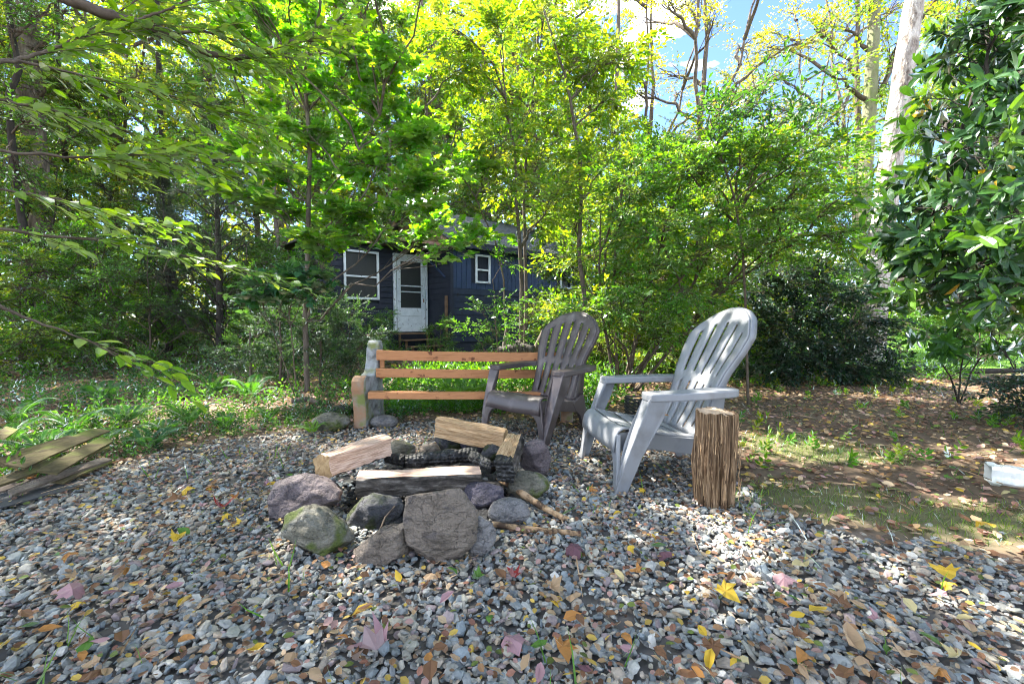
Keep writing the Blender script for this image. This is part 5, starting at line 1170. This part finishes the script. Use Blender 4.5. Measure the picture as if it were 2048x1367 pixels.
# single fallen leaves large enough to point at
def curl(kind,seed,amt):
    V,Fc=TM[kind]; V=V.copy(); r=np.random.default_rng(seed); V[:,2]+=amt*V[:,0]**2*2.4+r.normal(0,.045,len(V)); V[:,2]+=.9*amt*(V[:,1]-.5)**2; V[:,:2]*=1+r.normal(0,.07,(len(V),2)); return V,Fc
FL={}
def fleaf(colname,c,kind,seed):
    key=(colname,kind,seed)
    if key not in FL:
        V,Fc=curl(kind,seed,[.5,-.6,1.1][seed%3]); FL[key]=mesh_np('fallen_leaf',V-np.array([0,.5,0]),Fc,M['dry'],np.repeat([c],len(V),0))
    return FL[key]
FC={'yellow':(.50,.34,.04),'orange':(.36,.17,.05),'brown':(.16,.085,.045),'tan':(.36,.25,.15),'red':(.26,.035,.03),'pink':(.33,.20,.22),'purple':(.13,.065,.08),'green':(.08,.17,.03),'pale yellow':(.46,.39,.2)}
def put_leaf(colname,kind,u,v,size,label,group,a=None,z=.03):
    p=G(u,v,0); r=random.Random(int(u*7+v)); me=fleaf(colname,FC[colname],kind,r.randrange(9)); o=bpy.data.objects.new('fallen_leaf',me); COL.objects.link(o)
    o.location=(p[0],p[1],float(ground_z(p[0],p[1]))+z+r.uniform(0,.008)); o.scale=(size,)*3; o.rotation_euler=(r.uniform(-.45,.45),r.uniform(-.45,.45),r.uniform(0,6.28) if a is None else a)
    tag(o,label,'leaf',group)
SP_=[('red','maple',440,1032,.085,'bright crimson maple leaf on the gravel left of the ring'),('pink','maple',1025,1312,.08,'lilac-pink maple leaf at the bottom of the photo, right of centre'),('pink','maple',742,1330,.10,'large pale purple maple leaf at the bottom edge below the ring'),('pink','maple',152,1196,.08,'lavender maple leaf on the gravel at lower left'),
 ('purple','maple',1150,1120,.075,'dusky purple maple leaf below the lower stick'),('yellow','oval',722,1240,.07,'clear yellow oval leaf below the fire ring'),('yellow','oval',368,1218,.06,'yellow oval leaf in the lower left quarter'),('yellow','maple',370,990,.07,'yellow lobed leaf at the left part of the gravel'),
 ('orange','maple',420,985,.07,'orange-red maple leaf at left beside the yellow lobed one'),('brown','maple',348,1015,.09,'big dark brown curled leaf at the left on the gravel'),('green','beech',368,1085,.07,'fresh green leaf on the gravel at left'),('yellow','oval',905,1050,.045,'small orange-yellow leaf stuck on the slab by the biggest rock'),
 ('green','beech',905,1155,.05,'green leaf just below the biggest rock'),('orange','maple',1125,1330,.07,'orange curled leaf at the bottom right of centre'),('yellow','maple',1455,1215,.075,'yellow-green lobed leaf on the gravel at right below the stump'),('yellow','round',1636,1250,.06,'round bright yellow leaf at lower right'),
 ('yellow','oval',1418,1345,.06,'yellow oval leaf at the bottom edge right of centre'),('orange','beech',1610,1335,.085,'long orange-brown leaf at the bottom edge at right'),('yellow','beech',1970,1063,.10,'long yellow leaf lying in the grass at the right'),('brown','maple',1665,1225,.08,'dark reddish brown crumpled leaf at lower right'),
 ('pink','maple',1560,1175,.08,'pink maple leaf right of the yellow-green lobed one'),('purple','maple',1330,1125,.06,'small purple leaf on the gravel below the grey chair'),('orange','beech',1520,1100,.075,'long amber leaf on the gravel just right of and below the stump'),('yellow','maple',1890,1170,.08,'crumpled yellow lobed leaf at the right on the gravel'),
 ('pale yellow','beech',1600,1150,.08,'pale cream-yellow leaf at right of the pink maple leaf'),('tan','beech',1700,1310,.10,'large tan curled leaf at the lower right'),('brown','beech',240,1165,.09,'long brown leaf at the lower left'),('red','maple',1020,1170,.05,'small brick-red leaf below the lower stick'),
 ('yellow','oval',1235,1040,.05,'yellow leaf near the front foot of the grey chair'),('green','beech',1318,1110,.06,'glossy green leaf below the stump on the left'),('yellow','oval',1372,1200,.05,'small yellow leaf in the middle of the lower right gravel'),('green','round',40,975,.07,'green leaf lying on the black roofing sheet'),('orange','maple',62,972,.05,'orange leaf lying on the black roofing sheet')]
for c,k,u,v,s,l in SP_: put_leaf(c,k,u,v,s,l,None,z=.036)
for i,(x,y,z,c,l) in enumerate(((.93,2.62,.315,'orange','small orange leaf lying on the rear of the grey chair seat'),(.86,2.50,.325,'brown','curled brown leaf lying on the grey chair seat near its side'),(1.0,2.72,.31,'tan','tan leaf caught at the foot of the grey chair back'),(.80,2.30,.535,'brown','tiny brown leaf on the near armrest of the grey chair'))):
    put_leaf(c,'oval',1200+i,1000,.04,l,None); o=list(COL.objects)[-1]; o.location=(x,y,z)
r=random.Random(12); cnt=0
while cnt<230:
    v=720+(1380-720)*r.random()**.55*1.0; u=r.uniform(-40,2088)
    if v<880: continue
    p=G(u,v,0)
    if abs(p[0]+.42)<.66 and 1.5<p[1]<3.0: continue
    c=r.choices(['yellow','orange','brown','tan','red','pink','purple','green','pale yellow'],[17,14,32,30,3,7,5,6,12])[0]; k=r.choice(['oval','beech','beech','round','maple'])
    nm={'maple':'lobed maple','round':'rounded','beech':'pointed','oval':'narrow oval'}[k]
    ins=bool(inpoly(np.array([p[0]]),np.array([p[1]]),GRAVEL)[0])
    where='gravel' if ins else 'brown leaf litter beside the gravel'
    if not ins: reg='on the leaf litter '+('at the right' if p[0]>0 else 'at the left')
    elif v>1230: reg='near the bottom edge '+('at far left' if u<400 else 'left of centre' if u<850 else 'at the centre' if u<1250 else 'right of centre' if u<1650 else 'at far right')
    elif u<540: reg='on gravel between the board pile and the ring' if v<1090 else 'on gravel left in front of the ring'
    elif u<1180: reg='on gravel just in front of the ring' if v>1080 else 'on gravel behind the ring'
    elif u<1400: reg='on gravel below the grey chair' if v>960 else 'on gravel under the grey chair'
    else: reg='on gravel right of the stump' if v<1090 else 'on gravel below the stump'
    sz=r.uniform(.028,.056); sn='small' if sz<.037 else 'large' if sz>.047 else 'medium'
    put_leaf(c,k,u,v,sz,f'{sn} {c} {nm} leaf {reg}',f'fallen {c} leaves',z=.034 if ins else .02); cnt+=1
# grass: lawn at right, mossy tufts, blades on the gravel
def blades(n,xr,yr,mask,rg,h,w_,pal,z0=0):
    x,y=scatter(n,xr,yr,rg,mask); m=len(x); P=np.stack([x,y,ground_z(x,y)+z0],-1)
    D=np.stack([rg.normal(0,.55,m),rg.normal(0,.55,m),np.ones(m)],-1); Nn=rg.normal(size=(m,3)); S=h*rg.uniform(.5,1.3,m)
    return P,frames(D,Nn),S,pick(pal,m,rg,.2),w_
def grass():
    rg=np.random.default_rng(91); V0=[];F0=[];C0=[];o=0
    for P,Rm,S,C,w_ in (blades(26000,(1.5,26),(7.0,24),lambda x,y:lawn_mask(x,y)>.4,rg,.12,.12,[(.10,.22,.03),(.15,.26,.035),(.08,.19,.03)]),
        blades(34000,(.8,4.5),(1.6,4.6),lambda x,y:moss_mask(x,y)>.3,rg,.035,.07,[(.09,.17,.02),(.14,.20,.03),(.06,.13,.02)]),
        blades(900,(-2.8,2.8),(.6,3.6),lambda x,y:inpoly(x,y,GRAVEL)&(fbm(x,y,3,14)>.1)&(np.hypot(x+.42,y-2.28)>.7),rg,.10,.05,[(.08,.2,.03),(.12,.22,.05)],.01),
        blades(5000,(-6,7),(2.2,7.5),lambda x,y:(~inpoly(x,y,GRAVEL))&(fbm(x,y,1.5,15)>.15),rg,.07,.06,[(.04,.11,.03),(.07,.15,.03)])):
        T_=np.array([(-.5*w_,0,0),(.5*w_,0,0),(.35*w_,.55,.06),(-.35*w_,.55,.06),(0,1,.22)]); n=len(P)
        VV=np.einsum('nij,kj->nki',Rm*S[:,None,None],T_)+P[:,None]; V0.append(VV.reshape(-1,3)); F0.append((n,o)); C0.append(np.repeat(C,5,0)); o+=5*n
    q=np.concatenate([(np.array([(0,1,2,3)])[None]+5*np.arange(n)[:,None,None]+o_).reshape(-1,4) for n,o_ in F0]); tr_=np.concatenate([(np.array([(3,2,4)])[None]+5*np.arange(n)[:,None,None]+o_).reshape(-1,3) for n,o_ in F0])
    link('grass',mesh_np('grass',np.concatenate(V0),[q,tr_],M['grass'],np.concatenate(C0)),kind='stuff')
grass()
# low herbs and seedlings as one mass
def herbs():
    rg=np.random.default_rng(95); L_=[];
    def gm(x,y): return (~inpoly(x,y,GRAVEL))
    for n,xr,yr,mask,pal,sz,hh in ((1500,(-6.5,-.6),(2.2,6.8),lambda x,y:gm(x,y)&(fbm(x,y,1.6,18)>-.15),[(.03,.10,.03),(.045,.13,.035),(.06,.15,.04),(.025,.08,.025)],.040,.20),(900,(-1.5,1.2),(4.5,8.5),gm,MG,.06,.3),(420,(-1.3,.9),(4.1,4.7),gm,MG,.035,.14),(900,(-4.2,-.9),(2.3,4.2),gm,DG+[(.035,.10,.03),(.05,.13,.04)],.030,.10),(500,(1.2,5.5),(2.6,8),lambda x,y:gm(x,y)&(fbm(x,y,1.8,19)>.05),MG+YG,.045,.09),(800,(-13,-3),(6,14),gm,DG+MG,.07,.4),(600,(1,7),(6,10),gm,MG+DG,.07,.3)):
        x,y=scatter(n,xr,yr,rg,mask); m=len(x)
        for j in range(2):
            P=np.stack([x+rg.normal(0,.02,m),y+rg.normal(0,.02,m),ground_z(x,y)],-1); D=np.stack([rg.normal(0,.45,m),rg.normal(0,.45,m),np.ones(m)],-1)
            L_.append(twigs(P,D,hh*rg.uniform(.5,1.3,m),6,sz,'oval',rg,pal,1.25,.05,.8))
    lf={k:np.concatenate([l[0][k] for l in L_]) for k in('P','R','S','C')}
    V,Fc,C=leafmesh('oval',lf['P'],lf['R'],lf['S'],lf['C']); link('herbs',mesh_np('herbs',V,Fc,M['leaf'],C),kind='stuff')
herbs()
# ferns
def fern_mesh(seed,nf=8,L0=.42,pal=[(.05,.15,.03),(.07,.18,.03)]):
    rg=np.random.default_rng(seed); P=[];D=[];Nn=[];S=[];C=[]; lines=[]
    for k in range(nf):
        a=k*6.283/nf+rg.uniform(-.3,.3); Lf=L0*rg.uniform(.7,1.1); lift=rg.uniform(1.1,1.8); c=np.array(pal)[rg.integers(len(pal))]*rg.uniform(.85,1.2)
        t=np.linspace(0,1,34); r=Lf*(t*.85); z=Lf*lift*(t-.68*t*t); pts=np.stack([r*math.cos(a),r*math.sin(a),z],-1); lines.append((pts,np.linspace(.002,.0007,34)))
        tan=norm(np.gradient(pts,axis=0)); side=np.array([-math.sin(a),math.cos(a),0])
        for i in range(4,34):
            w_=Lf*.24*math.sin(math.pi*(.12+.86*(i/34)))**.8*(1.15-.6*i/34)*rg.uniform(.85,1.1)
            for s in(-1,1):
                P.append(pts[i]);D.append(side*s+tan[i]*.35-np.array([0,0,.12]));Nn.append(np.cross(side,tan[i])*-1);S.append(w_);C.append(c)
    P=np.array(P);D=np.array(D);Nn=np.array(Nn);S=np.array(S);C=np.array(C)
    V,Fc=TM['quad']; V=V*np.array([.36,1,1]); n=len(P); VV=np.einsum('nij,kj->nki',frames(D,Nn)*S[:,None,None],V)+P[:,None]
    FF=(Fc[0][None]+4*np.arange(n)[:,None,None]).reshape(-1,3)
    fr=mesh_np('fronds',VV.reshape(-1,3),FF,M['leaf'],np.repeat(C,4,0)); Vt,Ft=tubes_np(lines,3); return fr,mesh_np('stalks',Vt,Ft,M['grass'],np.repeat([[.07,.13,.03]],len(Vt),0))
FE=[fern_mesh(i,7+i,pal=[[(.035,.11,.03),(.05,.14,.03)],[(.035,.11,.05),(.05,.14,.06)],[(.08,.18,.03),(.10,.20,.03)]][i]) for i in range(3)]
fl=[(625,868,.42,2,'bright green fern overhanging the tan rock at the left of the bench'),(905,745,1.0,2,'tall fern whose frond hangs over the bench rails'),(300,900,.65,1,'blue-green fern above the pile of mossy boards'),(90,915,.75,1,'fern growing behind the mossy boards at the far left'),(380,850,.7,0,'fern in the undergrowth above the sunlit corner of the gravel'),(500,800,1.0,0,'fern in front of the low dark shrub'),(430,790,.9,0,'fern left of the other one in front of the low dark shrub'),(560,770,.9,0,'fern at the foot of the low dark shrub'),(250,850,.75,1,'fern midway in the left undergrowth'),(150,870,.75,0,'fern right of the far left one, above the boards'),(690,780,.7,2,'yellow-green grassy fern just left of the concrete bench end'),(850,770,.7,0,'small fern under the bench'),(960,790,.6,2,'small bright fern behind the seat rail of the bench'),(1010,730,1.0,2,'tall bright fern behind the bench near the brown chair'),(30,850,.8,0,'fern at the far left edge of the undergrowth'),(210,810,.9,0,'fern in the middle of the brown litter patch at left'),(930,700,1.1,2,'bright fern between the steps and the bench'),(340,800,.8,1,'small blue-green fern left of the low dark shrub'),(200,895,.6,1,'pale fern directly above the right end of the board pile'),(330,870,.55,1,'small pale fern by the sunlit corner of the gravel'),(450,860,.5,0,'small green fern at the edge of the gravel between board pile and bench'),(540,840,.5,0,'small fern left of the tan rock'),(20,890,.6,0,'small fern at the far left edge above the boards')]
for i,(u,v,s,k,l) in enumerate(fl):
    p=G(u,v,0)
    if p[1]>7: p=np.array([X(u,6.5),6.5,0])
    if k==2 and u==905: p=np.array([X(915,4.3),4.35,0]); s=1.45
    t=thing('fern',l,'fern',(p[0],p[1],float(ground_z(p[0],p[1]))),i*1.3,'ferns in the undergrowth'); t.scale=(s*1.0,)*3
    link('fronds',FE[k][0],t); link('stalks',FE[k][1],t)
# fallen twigs and dry sticks on the ground
def sticks():
    rg=np.random.default_rng(97); x,y=scatter(420,(-5,5),(.7,7),rg,lambda x,y:np.hypot(x+.42,y-2.28)>.75); m=len(x); a=rg.uniform(0,6.28,m); L_=rg.uniform(.05,.25,m)[:,None]
    A=np.stack([x,y,ground_z(x,y)+.028],-1); B=A+np.stack([np.cos(a),np.sin(a),rg.normal(0,.08,m)],-1)*L_; V,Fc=prisms(A,B,rg.uniform(.0012,.004,m),.001); link('twigs',mesh_np('twigs',V,Fc,M['stick']),kind='stuff')
sticks()
